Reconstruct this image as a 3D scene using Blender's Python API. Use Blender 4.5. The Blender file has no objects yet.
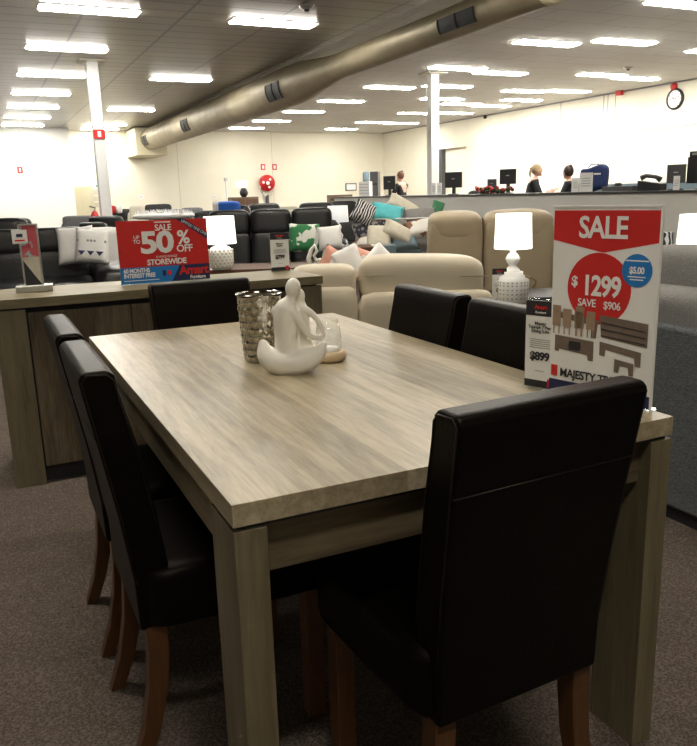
import bpy, bmesh, math, random
from mathutils import Vector, Matrix
random.seed(7)
S = bpy.context.scene
COL = S.collection
# ------------------------------------------------------------ camera
CAM = Vector((-0.2952, -1.0665, 1.22)); YAW, PIT, ROL, FPX = 0.4382, 0.2309, -0.0285, 762.08
fw = Vector((math.sin(YAW)*math.cos(PIT), math.cos(YAW)*math.cos(PIT), -math.sin(PIT)))
r0 = Vector((math.cos(YAW), -math.sin(YAW), 0)); u0 = r0.cross(fw)
rt = math.cos(ROL)*r0 + math.sin(ROL)*u0; up = -math.sin(ROL)*r0 + math.cos(ROL)*u0
cd = bpy.data.cameras.new('camera'); cam = bpy.data.objects.new('camera', cd); COL.objects.link(cam)
cd.sensor_fit = 'HORIZONTAL'; cd.sensor_width = 36; cd.lens = 36*FPX/697; cd.clip_end = 100; cd.clip_start = .02
M3 = Matrix((rt, up, -fw)).transposed(); cam.matrix_world = Matrix.Translation(CAM) @ M3.to_4x4()
S.camera = cam
def at_d(x, y, d):
    return CAM + (fw + rt*((x-348.5)/FPX) - up*((y-373)/FPX))*d
def at_ax(ax, v, x, y):
    r = fw + rt*((x-348.5)/FPX) - up*((y-373)/FPX)
    return CAM + r*((v-CAM[ax])/r[ax])
# ------------------------------------------------------------ world, exposure
W = bpy.data.worlds.new('world'); S.world = W; W.use_nodes = True
W.node_tree.nodes['Background'].inputs[0].default_value = (.9, .93, 1, 1)
W.node_tree.nodes['Background'].inputs[1].default_value = 0.02
S.view_settings.view_transform = 'Standard'; S.view_settings.look = 'None'
S.view_settings.exposure = 1.02; S.view_settings.gamma = 1; S.view_settings.use_curve_mapping = False
LIGHT_FAR = 29.0        # emission of the ceiling diffusers
LIGHT_FILL = 24       # unseen fittings added over the near aisle to light the foreground
# ------------------------------------------------------------ materials
def mat(name, col, rough=.6, metal=0, noise=0, nscale=20, bump=0, bscale=60, emit=0, trans=0, spec=.5, coat=0, sheen=0):
    m = bpy.data.materials.new(name); m.use_nodes = True; nt = m.node_tree; b = nt.nodes['Principled BSDF']
    c = (*col, 1)
    b.inputs['Base Color'].default_value = c; b.inputs['Roughness'].default_value = rough
    b.inputs['Metallic'].default_value = metal; b.inputs['Specular IOR Level'].default_value = spec
    if trans: b.inputs['Transmission Weight'].default_value = trans
    if coat: b.inputs['Coat Weight'].default_value = coat
    if emit:
        b.inputs['Emission Color'].default_value = c; b.inputs['Emission Strength'].default_value = emit
    tc = nt.nodes.new('ShaderNodeTexCoord')
    if noise:
        n = nt.nodes.new('ShaderNodeTexNoise'); n.inputs['Scale'].default_value = nscale; n.inputs['Detail'].default_value = 5
        nt.links.new(tc.outputs['Object'], n.inputs['Vector'])
        r = nt.nodes.new('ShaderNodeValToRGB'); r.color_ramp.elements[0].position = .3; r.color_ramp.elements[1].position = .7
        r.color_ramp.elements[0].color = (*[v*(1-noise) for v in col], 1); r.color_ramp.elements[1].color = (*[min(1, v*(1+noise)) for v in col], 1)
        nt.links.new(n.outputs['Fac'], r.inputs['Fac']); nt.links.new(r.outputs['Color'], b.inputs['Base Color'])
    if bump:
        n = nt.nodes.new('ShaderNodeTexNoise'); n.inputs['Scale'].default_value = bscale; n.inputs['Detail'].default_value = 3
        nt.links.new(tc.outputs['Object'], n.inputs['Vector'])
        bp = nt.nodes.new('ShaderNodeBump'); bp.inputs['Strength'].default_value = bump; bp.inputs['Distance'].default_value = .01
        nt.links.new(n.outputs['Fac'], bp.inputs['Height']); nt.links.new(bp.outputs['Normal'], b.inputs['Normal'])
    return m
def wood(name, stops, stretch, rough=.45, scale=1.0, plank=None, spec=.5):
    """streaky wood; stretch = per-axis texture scale (small along the grain); plank = (axis, width) tone change per board"""
    m = bpy.data.materials.new(name); m.use_nodes = True; nt = m.node_tree; L = nt.links.new; b = nt.nodes['Principled BSDF']
    b.inputs['Roughness'].default_value = rough; b.inputs['Specular IOR Level'].default_value = spec
    tc = nt.nodes.new('ShaderNodeTexCoord'); mp = nt.nodes.new('ShaderNodeMapping'); mp.inputs['Scale'].default_value = stretch
    L(tc.outputs['Object'], mp.inputs['Vector'])
    n1 = nt.nodes.new('ShaderNodeTexNoise'); n1.inputs['Scale'].default_value = 5*scale; n1.inputs['Detail'].default_value = 7; n1.inputs['Roughness'].default_value = .68; n1.inputs['Distortion'].default_value = .35
    n2 = nt.nodes.new('ShaderNodeTexNoise'); n2.inputs['Scale'].default_value = 1.4*scale; n2.inputs['Detail'].default_value = 3
    n3 = nt.nodes.new('ShaderNodeTexNoise'); n3.inputs['Scale'].default_value = 26*scale; n3.inputs['Detail'].default_value = 3
    for n in (n1, n2, n3): L(mp.outputs['Vector'], n.inputs['Vector'])
    def mth(op, a, bb):
        q = nt.nodes.new('ShaderNodeMath'); q.operation = op
        for i, v in enumerate((a, bb)):
            if isinstance(v, (int, float)): q.inputs[i].default_value = v
            else: L(v, q.inputs[i])
        return q.outputs[0]
    f = mth('ADD', mth('MULTIPLY', n1.outputs['Fac'], .56), mth('MULTIPLY', n2.outputs['Fac'], .26))
    f = mth('ADD', f, mth('MULTIPLY', n3.outputs['Fac'], .20))
    if plank:
        sp = nt.nodes.new('ShaderNodeSeparateXYZ'); L(tc.outputs['Object'], sp.inputs[0])
        k = mth('FLOOR', mth('DIVIDE', sp.outputs[plank[0]], plank[1]), 0)
        wn = nt.nodes.new('ShaderNodeTexWhiteNoise'); wn.noise_dimensions = '1D'; L(k, wn.inputs['W'])
        f = mth('ADD', f, mth('MULTIPLY', mth('SUBTRACT', wn.outputs['Value'], .5), .13))
    r = nt.nodes.new('ShaderNodeValToRGB'); e = r.color_ramp.elements
    e[0].position, e[0].color = .34, (*stops[0], 1); e[1].position, e[1].color = .68, (*stops[-1], 1)
    if len(stops) == 3: q = e.new(.5); q.color = (*stops[1], 1)
    L(f, r.inputs['Fac']); L(r.outputs['Color'], b.inputs['Base Color'])
    bp = nt.nodes.new('ShaderNodeBump'); bp.inputs['Strength'].default_value = .12; bp.inputs['Distance'].default_value = .003
    L(f, bp.inputs['Height']); L(bp.outputs['Normal'], b.inputs['Normal'])
    return m
def ribbed(name, c1, c2, scale, rough=.9, bump=.4, axes=(1, 1, 1)):
    """woven / carpet look: crossing waves and speckle"""
    m = bpy.data.materials.new(name); m.use_nodes = True; nt = m.node_tree; L = nt.links.new; b = nt.nodes['Principled BSDF']
    b.inputs['Roughness'].default_value = rough; b.inputs['Specular IOR Level'].default_value = .15
    tc = nt.nodes.new('ShaderNodeTexCoord'); mp = nt.nodes.new('ShaderNodeMapping'); mp.inputs['Scale'].default_value = axes; L(tc.outputs['Object'], mp.inputs['Vector'])
    w = nt.nodes.new('ShaderNodeTexVoronoi'); w.inputs['Scale'].default_value = scale; L(mp.outputs[0], w.inputs['Vector'])
    n = nt.nodes.new('ShaderNodeTexNoise'); n.inputs['Scale'].default_value = scale*.05; n.inputs['Detail'].default_value = 4; L(mp.outputs[0], n.inputs['Vector'])
    a = nt.nodes.new('ShaderNodeMath'); a.operation = 'MULTIPLY_ADD'; L(w.outputs['Distance'], a.inputs[0]); a.inputs[1].default_value = .9
    a2 = nt.nodes.new('ShaderNodeMath'); a2.operation = 'MULTIPLY'; L(n.outputs['Fac'], a2.inputs[0]); a2.inputs[1].default_value = .25; L(a2.outputs[0], a.inputs[2])
    r = nt.nodes.new('ShaderNodeValToRGB'); e = r.color_ramp.elements; e[0].position, e[0].color = .18, (*c1, 1); e[1].position, e[1].color = .85, (*c2, 1)
    L(a.outputs[0], r.inputs['Fac']); L(r.outputs['Color'], b.inputs['Base Color'])
    bp = nt.nodes.new('ShaderNodeBump'); bp.inputs['Strength'].default_value = bump; bp.inputs['Distance'].default_value = .004
    L(w.outputs['Distance'], bp.inputs['Height']); L(bp.outputs['Normal'], b.inputs['Normal'])
    return m
def brickmat(name, c, mortar, bw, rh, msize, rough, offset=.5, var=.1, rot=0, metal=0, spec=.5):
    m = bpy.data.materials.new(name); m.use_nodes = True; nt = m.node_tree; L = nt.links.new; b = nt.nodes['Principled BSDF']
    b.inputs['Roughness'].default_value = rough; b.inputs['Metallic'].default_value = metal; b.inputs['Specular IOR Level'].default_value = spec
    tc = nt.nodes.new('ShaderNodeTexCoord'); mp = nt.nodes.new('ShaderNodeMapping'); mp.inputs['Rotation'].default_value = (0, 0, rot)
    L(tc.outputs['Object'], mp.inputs['Vector'])
    k = nt.nodes.new('ShaderNodeTexBrick'); k.offset = offset; k.inputs['Scale'].default_value = 1
    k.inputs['Brick Width'].default_value = bw; k.inputs['Row Height'].default_value = rh; k.inputs['Mortar Size'].default_value = msize
    k.inputs['Color1'].default_value = (*c, 1); k.inputs['Color2'].default_value = (*[v*(1-var) for v in c], 1); k.inputs['Mortar'].default_value = (*mortar, 1)
    L(mp.outputs[0], k.inputs['Vector']); L(k.outputs['Color'], b.inputs['Base Color'])
    return m
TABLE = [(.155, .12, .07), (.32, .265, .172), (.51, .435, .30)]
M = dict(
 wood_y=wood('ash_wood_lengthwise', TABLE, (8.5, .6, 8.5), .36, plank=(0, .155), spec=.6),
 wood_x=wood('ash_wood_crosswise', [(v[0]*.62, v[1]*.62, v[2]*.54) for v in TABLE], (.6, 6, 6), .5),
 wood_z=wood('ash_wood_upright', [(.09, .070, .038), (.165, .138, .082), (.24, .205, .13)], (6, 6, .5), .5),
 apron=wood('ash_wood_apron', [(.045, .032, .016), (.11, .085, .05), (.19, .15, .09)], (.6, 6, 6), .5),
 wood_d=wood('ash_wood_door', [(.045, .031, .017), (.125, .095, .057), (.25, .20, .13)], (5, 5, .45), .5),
 carpet=ribbed('carpet', (.050, .039, .033), (.175, .140, .120), 150, .95, .6),
 leather=mat('dark_leather', (.0026, .0021, .0018), .44, spec=.14, bump=.08, bscale=130, noise=.15, nscale=9),
 leather_side=mat('dark_leather_side', (.003, .003, .003), .48, bump=.2, bscale=130),
 leg=wood('orange_leg_wood', [(.065, .026, .009), (.13, .058, .020)], (10, 10, 1), .4),
 wallp=mat('cream_wall_paint', (.80, .765, .64), .85, noise=.02, nscale=2),
 wallw=mat('white_wall_paint', (.88, .88, .84), .85, noise=.01, nscale=2),
 ceil_l=brickmat('slatted_ceiling', (.25, .215, .16), (.045, .038, .028), 1.27, .42, .022, .33, 0, .16, spec=.7),
 ceil_r=brickmat('ceiling_tile', (.62, .61, .57), (.34, .33, .30), 1.22, .61, .008, .7, .5, .05),
 white=mat('white_paint', (.82, .82, .80), .5, noise=.02),
 metal=mat('brushed_steel', (.55, .55, .54), .35, 1),
 duct=mat('duct_metal', (.30, .255, .165), .5, .4, noise=.12, nscale=3),
 black=mat('black_plastic', (.018, .018, .02), .45, noise=.1),
 dark=mat('dark_grey_plastic', (.07, .07, .075), .5, noise=.1),
 grille=mat('grille_black', (.015, .013, .012), .6, noise=.1),
 red=mat('red_print', (.62, .018, .016), .45, noise=.03),
 redp=mat('red_enamel', (.55, .02, .02), .4, noise=.05),
 blue=mat('blue_print', (.01, .19, .56), .45, noise=.03),
 navy=mat('navy_print', (.012, .02, .085), .45, noise=.03),
 paper=mat('white_paper', (.86, .86, .85), .5, noise=.01),
 ink=mat('black_ink', (.02, .02, .025), .6, noise=.02),
 greyink=mat('grey_ink', (.30, .30, .31), .6, noise=.02),
 pbrown=mat('printed_brown', (.17, .125, .10), .6, noise=.1, nscale=60),
 pbrown2=mat('printed_light_brown', (.34, .235, .16), .6, noise=.1, nscale=60),
 ceramic=mat('white_ceramic', (.90, .875, .80), .42, noise=.02, nscale=8, spec=.4),
 wcer=mat('white_glaze', (.85, .85, .83), .3, noise=.02),
 chrome=mat('mirrored_silver', (.42, .40, .36), .10, 1, noise=.08, nscale=30),
 cork=wood('pale_ring_wood', [(.50, .36, .22), (.68, .52, .36)], (8, 8, 8), .6),
 beige=mat('beige_leather', (.55, .485, .37), .5, noise=.05, nscale=5, bump=.06, bscale=70),
 taupe=mat('taupe_leather', (.39, .32, .215), .5, noise=.05, nscale=5, bump=.06, bscale=70),
 bleather=mat('black_sofa_leather', (.006, .006, .007), .34, noise=.2, nscale=6, bump=.3, bscale=40),
 gfab=ribbed('charcoal_weave', (.055, .063, .07), (.19, .205, .215), 260, .9, .5, (1, .35, 2)),
 gfab2=ribbed('light_grey_weave', (.17, .165, .165), (.32, .31, .305), 260, .9, .4),
 gfab3=mat('mid_grey_cloth', (.16, .16, .165), .85, noise=.15, nscale=20),
 shade=mat('lit_lamp_shade', (1, .97, .90), .8, emit=1.1, noise=0),
 shade2=mat('white_lamp_shade', (.9, .89, .85), .8, emit=.35),
 diffuser=mat('light_diffuser', (1, .965, .88), .5, emit=LIGHT_FAR),
 diffuser_fill=mat('light_diffuser_fill', (1, .925, .79), .5, emit=LIGHT_FILL),
 brown=wood('red_brown_wood', [(.06, .025, .012), (.15, .07, .03)], (1, 6, 6), .35),
 brown2=wood('mid_brown_wood', [(.09, .055, .03), (.19, .12, .07)], (1, 6, 6), .4),
 teal=mat('teal_glaze', (.07, .30, .24), .3, noise=.08),
 turq=mat('turquoise_cloth', (.10, .50, .56), .8, noise=.06),
 cream=mat('cream_cloth', (.62, .58, .48), .85, noise=.06, bump=.2),
 whitec=mat('white_cloth', (.82, .81, .80), .85, noise=.03, bump=.2),
 pinkc=mat('pink_cloth', (.66, .33, .25), .85, noise=.06, bump=.2),
 greenc=mat('green_cloth', (.04, .17, .08), .85, noise=.2),
 bluec=mat('blue_cloth', (.02, .12, .55), .8, noise=.1),
 bluebag=mat('navy_bag_cloth', (.015, .035, .13), .7, noise=.15, bump=.3, bscale=20),
 steelblue=mat('steel_blue_cloth', (.16, .22, .26), .85, noise=.1),
 counterp=mat('counter_panel', (.64, .64, .60), .6, noise=.03, nscale=2),
 ctop=mat('counter_top_black', (.025, .024, .024), .35, noise=.1),
 ebox=mat('cream_metal', (.62, .57, .40), .5, noise=.03),
 skin=mat('skin', (.55, .32, .24), .6, noise=.04),
 blond=mat('blond_hair', (.34, .24, .13), .6, noise=.2, nscale=50),
 dhair=mat('dark_hair', (.035, .02, .014), .5, noise=.2, nscale=50),
 bhair=mat('auburn_hair', (.11, .04, .02), .5, noise=.2, nscale=50),
 shirt=mat('black_shirt', (.014, .015, .02), .85, noise=.1),
 trouser=mat('dark_trousers', (.02, .02, .024), .85, noise=.1),
 fur=mat('white_fur', (.85, .84, .83), .95, bump=1, bscale=60),
 yellow=mat('yellow_print', (.7, .5, .05), .5),
 rope=mat('rope', (.35, .26, .16), .9, bump=.8, bscale=200),
)
for k_ in ('leather', 'leather_side'): M[k_].node_tree.nodes['Principled BSDF'].inputs['Specular Tint'].default_value = (1, .82, .70, 1)
def clear(name, tint, refl):
    m = bpy.data.materials.new(name); m.use_nodes = True; nt = m.node_tree; L = nt.links.new
    for n in list(nt.nodes):
        if n.type == 'BSDF_PRINCIPLED': nt.nodes.remove(n)
    out = nt.nodes['Material Output']; tr = nt.nodes.new('ShaderNodeBsdfTransparent'); tr.inputs[0].default_value = (*tint, 1)
    g = nt.nodes.new('ShaderNodeBsdfGlossy'); g.inputs['Roughness'].default_value = .05
    lw = nt.nodes.new('ShaderNodeLayerWeight'); lw.inputs[0].default_value = refl; mx = nt.nodes.new('ShaderNodeMixShader')
    pw = nt.nodes.new('ShaderNodeMath'); pw.operation = 'POWER'; L(lw.outputs['Facing'], pw.inputs[0]); pw.inputs[1].default_value = 4
    sc = nt.nodes.new('ShaderNodeMath'); sc.operation = 'MULTIPLY_ADD'; L(pw.outputs[0], sc.inputs[0]); sc.inputs[1].default_value = refl; sc.inputs[2].default_value = .03; lw.inputs[0].default_value = .5
    L(sc.outputs[0], mx.inputs[0]); L(tr.outputs[0], mx.inputs[1]); L(g.outputs[0], mx.inputs[2]); L(mx.outputs[0], out.inputs[0]); return m
M['acrylic'] = clear('clear_acrylic', (.96, .98, .97), .3); M['glass'] = clear('clear_glass', (.975, .98, .975), .5)
def patterned(name, c1, c2, kind='wave', scale=12, th=.5, rot=(0, 0, 0)):
    m = bpy.data.materials.new(name); m.use_nodes = True; nt = m.node_tree; L = nt.links.new; b = nt.nodes['Principled BSDF']; b.inputs['Roughness'].default_value = .85
    tc = nt.nodes.new('ShaderNodeTexCoord'); mp = nt.nodes.new('ShaderNodeMapping'); mp.inputs['Rotation'].default_value = rot; L(tc.outputs['Object'], mp.inputs['Vector'])
    if kind == 'wave':
        t = nt.nodes.new('ShaderNodeTexWave'); t.inputs['Scale'].default_value = scale; t.inputs['Distortion'].default_value = 5; t.inputs['Detail'].default_value = 1
    elif kind == 'noise':
        t = nt.nodes.new('ShaderNodeTexNoise'); t.inputs['Scale'].default_value = scale
    else:
        t = nt.nodes.new('ShaderNodeTexVoronoi'); t.inputs['Scale'].default_value = scale
    L(mp.outputs[0], t.inputs['Vector'])
    r = nt.nodes.new('ShaderNodeValToRGB'); e = r.color_ramp.elements; e[0].position, e[0].color = th, (*c1, 1); e[1].position, e[1].color = th+.03, (*c2, 1)
    L(t.outputs[0], r.inputs['Fac']); L(r.outputs['Color'], b.inputs['Base Color']); return m
M['zebra'] = patterned('zebra_cloth', (.02, .02, .025), (.62, .62, .62), 'wave', 12, .6)
M['leaf'] = patterned('leaf_print_cloth', (.03, .19, .07), (.72, .74, .68), 'noise', 9, .5)
M['specks'] = patterned('speckled_cloth', (.03, .03, .05), (.30, .28, .26), 'noise', 16, .5)
M['furpatch'] = patterned('fur_patch_cloth', (.25, .13, .08), (.75, .73, .7), 'noise', 7, .45)
M['pinkart'] = patterned('pink_brochure', (.55, .10, .12), (.35, .50, .55), 'noise', 22, .56)
M['lace'] = patterned('pierced_white', (.86, .86, .85), (.68, .68, .68), 'vor', 75, .6)
M['bwpat'] = patterned('black_white_vase', (.02, .02, .02), (.7, .7, .7), 'wave', 14, .5)
M['bauble'] = patterned('red_green_tinsel', (.02, .05, .02), (.30, .02, .02), 'noise', 9, .52)
M['hammer'] = mat('hammered_silver', (.60, .57, .50), .16, 1, bump=.6, bscale=40)
# ------------------------------------------------------------ mesh helpers
def link(name, me, m, parent=None, smooth=False):
    o = bpy.data.objects.new(name, me); COL.objects.link(o)
    if m: me.materials.append(M[m] if isinstance(m, str) else m)
    if parent: o.parent = parent
    if smooth:
        for p in me.polygons: p.use_smooth = True
    return o
class B:
    """collects shapes and links them as one mesh object"""
    def __init__(s): s.b = bmesh.new()
    def box(s, x0, x1, y0, y1, z0, z1, mx=None):
        v = [s.b.verts.new((x, y, z)) for x in (x0, x1) for y in (y0, y1) for z in (z0, z1)]
        if mx:
            for q in v: q.co = mx @ q.co
        for f in ((0, 1, 3, 2), (4, 6, 7, 5), (0, 4, 5, 1), (2, 3, 7, 6), (0, 2, 6, 4), (1, 5, 7, 3)): s.b.faces.new([v[i] for i in f])
        return s
    def sq(s, c, h, p=5, n=8, mx=None):
        """soft rounded box (superquadric)"""
        t = bmesh.new(); bmesh.ops.create_cube(t, size=2); bmesh.ops.subdivide_edges(t, edges=t.edges[:], cuts=n, use_grid_fill=True)
        vm = {}
        for v in t.verts:
            k = (abs(v.co.x)**p+abs(v.co.y)**p+abs(v.co.z)**p)**(1/p)
            q = Vector((v.co.x/k*h[0]+c[0], v.co.y/k*h[1]+c[1], v.co.z/k*h[2]+c[2]))
            vm[v] = s.b.verts.new(mx @ q if mx else q)
        for f in t.faces: s.b.faces.new([vm[v] for v in f.verts])
        t.free(); return s
    def lathe(s, prof, seg=24, c=(0, 0, 0), axis='z', close=False):
        rings = []
        for r, z in prof:
            ring = []
            for i in range(seg):
                a = 2*math.pi*i/seg; p = (r*math.cos(a), r*math.sin(a), z)
                if axis == 'y': p = (p[0], p[2], p[1])
                if axis == 'x': p = (p[2], p[0], p[1])
                ring.append(s.b.verts.new((p[0]+c[0], p[1]+c[1], p[2]+c[2])))
            rings.append(ring)
        for a, b in zip(rings, rings[1:]):
            for i in range(seg): s.b.faces.new((a[i], a[(i+1) % seg], b[(i+1) % seg], b[i]))
        if close:
            s.b.faces.new(rings[0]); s.b.faces.new(rings[-1])
        return s
    def tube(s, pts, r, seg=8):
        pts = [Vector(p) for p in pts]; rs = r if isinstance(r, (list, tuple)) else [r]*len(pts); prev = None
        n = None; rings = []
        for i, p in enumerate(pts):
            t = (pts[min(i+1, len(pts)-1)]-pts[max(i-1, 0)]).normalized()
            if n is None: n = t.orthogonal().normalized()
            n = (n - t*n.dot(t)).normalized(); bt = t.cross(n)
            rings.append([s.b.verts.new(p+(n*math.cos(2*math.pi*k/seg)+bt*math.sin(2*math.pi*k/seg))*rs[i]) for k in range(seg)])
        for a, b in zip(rings, rings[1:]):
            for i in range(seg): s.b.faces.new((a[i], a[(i+1) % seg], b[(i+1) % seg], b[i]))
        s.b.faces.new(rings[0]); s.b.faces.new(rings[-1]); return s
    def prism(s, poly, h0, h1, plane='xz'):
        """polygon in a plane, extruded between h0 and h1 along the remaining axis"""
        def P(a, b, h): return {'xz': (a, h, b), 'yz': (h, a, b), 'xy': (a, b, h)}[plane]
        f = [s.b.verts.new(P(a, b, h0)) for a, b in poly]; g = [s.b.verts.new(P(a, b, h1)) for a, b in poly]; n = len(poly)
        s.b.faces.new(f); s.b.faces.new(g[::-1])
        for i in range(n): s.b.faces.new((f[i], g[i], g[(i+1) % n], f[(i+1) % n]))
        return s
    def pillow(s, w, h, t, n=14):
        """thin cushion standing in the xz plane, centre at origin, pinched corners"""
        for sg in (-1, 1):
            g = []
            for i in range(n+1):
                row = []
                for j in range(n+1):
                    a, c = 2*i/n-1, 2*j/n-1
                    th = ((1-a**4)*(1-c**4))**.55
                    pin = 1-.07*((1-a*a)*abs(c)**3)  # bowed sides
                    pin2 = 1-.07*((1-c*c)*abs(a)**3)
                    row.append(s.b.verts.new((a*w/2*pin2, sg*t/2*th, c*h/2*pin)))
                g.append(row)
            for i in range(n):
                for j in range(n): s.b.faces.new((g[i][j], g[i+1][j], g[i+1][j+1], g[i][j+1]))
        bmesh.ops.remove_doubles(s.b, verts=s.b.verts[:], dist=.0004)
        return s
    def build(s, name, m, parent=None, bevel=0, seg=2, smooth=False, sub=0):
        bmesh.ops.recalc_face_normals(s.b, faces=s.b.faces[:])
        me = bpy.data.meshes.new(name); s.b.to_mesh(me); s.b.free(); o = link(name, me, m, parent, smooth or bevel > 0)
        if bevel:
            md = o.modifiers.new('bevel', 'BEVEL'); md.width = bevel; md.segments = seg; md.limit_method = 'ANGLE'; md.angle_limit = math.radians(40); md.harden_normals = True
        if sub:
            md = o.modifiers.new('sub', 'SUBSURF'); md.levels = md.render_levels = sub
        return o
def tag(o, label, cat, group=None, kind=None):
    if label: o['label'] = label
    if cat: o['category'] = cat
    if group: o['group'] = group
    if kind: o['kind'] = kind
    return o
def thing(name, label, cat, loc=(0, 0, 0), rz=0, group=None, rot=None):
    o = bpy.data.objects.new(name, None); COL.objects.link(o); o.location = loc; o.rotation_euler = rot or (0, 0, rz); o.empty_display_size = .1
    return tag(o, label, cat, group)
def struct(o): o['kind'] = 'structure'; return o
def dup(root, loc, rz, label=None, group=None):
    r = root.copy(); COL.objects.link(r); r.location = loc; r.rotation_euler = (0, 0, rz)
    if label: r['label'] = label
    if group: r['group'] = group
    for ch in list(root.children):
        c = ch.copy(); COL.objects.link(c); c.parent = r
        for g in list(ch.children):
            d = g.copy(); COL.objects.link(d); d.parent = c
    return r
def text(body, size, x, z, y, m, parent, name='lettering', align='CENTER', bold=.0, xs=1.0, rot=0):
    """flat letters standing in the xz plane, read from -y"""
    cu = bpy.data.curves.new('t', 'FONT'); cu.body = body; cu.size = size; cu.align_x = align; cu.align_y = 'CENTER'; cu.offset = bold*size; cu.extrude = .0002; cu.resolution_u = 3; cu.space_line = .85; cu.space_character = .92
    o = bpy.data.objects.new('t', cu); COL.objects.link(o); bpy.context.view_layer.update()
    me = bpy.data.meshes.new_from_object(o.evaluated_get(bpy.context.evaluated_depsgraph_get()))
    bpy.data.objects.remove(o); me.materials.clear()
    me.transform(Matrix.Translation((x, y, z)) @ Matrix.Rotation(rot, 4, 'Y') @ Matrix.Rotation(math.pi/2, 4, 'X') @ Matrix.Diagonal((xs, 1, 1, 1)))
    return link(name, me, m, parent)
def disc(b, x, z, r, y0, y1, seg=40, rx=None):
    b.prism([(x+(rx or r)*math.cos(2*math.pi*i/seg), z+r*math.sin(2*math.pi*i/seg)) for i in range(seg)], y0, y1)
    return b
PI = math.pi
# ============================================================ SETTING
CZ = 3.62; BW = 28.0; RW = 15.2
def slab(name, m, *b): return struct(B().box(*b).build(name, m))
slab('floor', 'carpet', -6, RW+.3, -5, BW+.3, -.12, 0)
slab('ceiling', 'ceil_l', -6, 5.3, -5, BW+.3, CZ, CZ+.12)
slab('ceiling', 'ceil_r', 5.3, RW+.3, -5, BW+.3, CZ, CZ+.12)
slab('wall_back', 'wallp', 2.77, RW+.3, BW, BW+.2, 0, CZ)
slab('wall_back_left', 'wallw', -6, 2.77, BW-.9, BW+.2, 0, CZ)
slab('wall_left', 'wallw', -6.2, -6, -5, BW+.2, 0, CZ)
slab('wall_front', 'wallp', -6, RW+.3, -5.2, -5, 0, CZ)
# right wall with the doorway at its far end
rw = B(); rw.box(RW, RW+.2, -5, 21.9, 0, CZ); rw.box(RW, RW+.2, 23.9, BW, 0, CZ); rw.box(RW, RW+.2, 21.9, 23.9, 2.7, CZ)
struct(rw.build('wall_right', 'wallp'))
dr = struct(B().box(RW+.15, RW+.19, 21.9, 23.45, 0, 2.7).build('door_1', 'wallp'))
struct(B().box(RW-.01, RW+.16, 23.45, 23.9, 0, 2.7).build('trim_1', 'dark', None))
slab('baseboard_right', 'dark', RW-.015, RW, -5, 21.85, 0, .1)
slab('baseboard_back', 'dark', 2.8, RW-.02, BW-.015, BW, 0, .1)
for i, (y, z0) in enumerate(((17.1, 0), (15.4, 0), (15.25, 0), (14.98, 0))):
    struct(B().box(RW-.006, RW, y-.012, y+.012, .1, CZ).build('trim_%d' % (i+2), 'greyink'))
struct(B().box(RW-.006, RW, 11.0, 14.7, 2.57, 2.59).build('trim_6', 'greyink'))
for i, x in enumerate((6.6, 10.3)): struct(B().box(x-.012, x+.012, BW-.006, BW, .1, CZ).build('trim_%d' % (i+7), 'cream'))
slab('trim_9', 'greyink', RW-.03, RW, -4.9, BW, CZ-.035, CZ)
# columns
def column(x, y, label):
    t = thing('column', label, 'column', (x, y, 0)); B().box(-.095, .095, -.095, .095, 0, CZ).build('shaft', 'white', t, .008)
    B().box(-.22, .22, -.22, .22, CZ-.025, CZ-.001).build('ceiling_plate', 'wallp', t, .004)
    return t
column(1.83, 13.75, 'white square column in the left of the store carrying the small red exit sign')
column(8.62, 13.4, 'white square column standing beyond the long counter')
# ceiling lights
def lamp_fit(near):
    t = thing('ceiling_light', None, 'ceiling light')
    B().box(-.61, .61, -.145, .145, -.03, -.010).build('diffuser', 'diffuser_fill' if near else 'diffuser', t, .012)
    fr = B(); fr.box(-.63, .63, -.165, .165, -.012, -.001); fr.build('housing', 'white', t)
    return t
la, lb = lamp_fit(False), lamp_fit(True); ua, ub = [0], [0]
LL = [(0.70, y) for y in (9.9, 12.66, 15.5, 18.3, 21.0, 23.6)]+[(3.2, y) for y in (9.9, 15.45, 21.2, 25.6)]+[(.7, 26.1), (3.2, 27.2)]
LR = [(8.12, y) for y in (7.1, 9.95, 12.65, 15.5, 18.2, 20.8, 23.6, 26.2)]+[(9.38, y) for y in (9.45, 12.95, 15.0)]+[(11.85, y) for y in (9.7, 12.6, 15.3, 18.1, 20.6, 23.6, 26.2)]+[(13.05, y) for y in (12.8, 15.05, 18.35, 16.95, 20.3, 23.7)]+[(10.6, 17.15)]
LF = [(-1.8, y) for y in (23.4, 26.0)]
ROWS = {.70: 'far left row of ceiling lights', 3.2: 'row of ceiling lights between the left column and the duct', 8.12: 'first row right of the duct'}
def rankword(i): return ['nearest', 'second', 'third', 'fourth', 'fifth', 'sixth', 'seventh', 'eighth', 'ninth'][i]
def place_light(x, y, lab, grp, near=False):
    src, u = (lb, ub) if near else (la, ua)
    o = src if not u[0] else dup(src, (0, 0, 0), 0); u[0] = 1
    o.location = (x+.625, y, CZ); o['label'] = lab; o['group'] = grp
for n, (xs, nm) in enumerate(((.70, 'white ceiling light in the leftmost row'), (3.2, 'white ceiling light in the row between left column and duct'))):
    for i, (x, y) in enumerate(sorted([q for q in LL if q[0] == xs], key=lambda q: q[1])):
        place_light(x, y, '%s, %s from the front' % (nm, rankword(i)), 'ceiling lights left of the duct')
for xs, nm in ((8.12, 'first row right of the duct'), (9.38, 'second row right of the duct'), (10.6, None), (11.85, 'third row right of the duct'), (13.05, 'row closest to the right wall')):
    for i, (x, y) in enumerate(sorted([q for q in LR if q[0] == xs], key=lambda q: q[1])):
        place_light(x, y, ('white ceiling light panel in the %s, %s from the front' % (nm, rankword(i))) if nm else 'white ceiling light panel just right of the far column top, between two rows', 'ceiling lights right of the duct')
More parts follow.
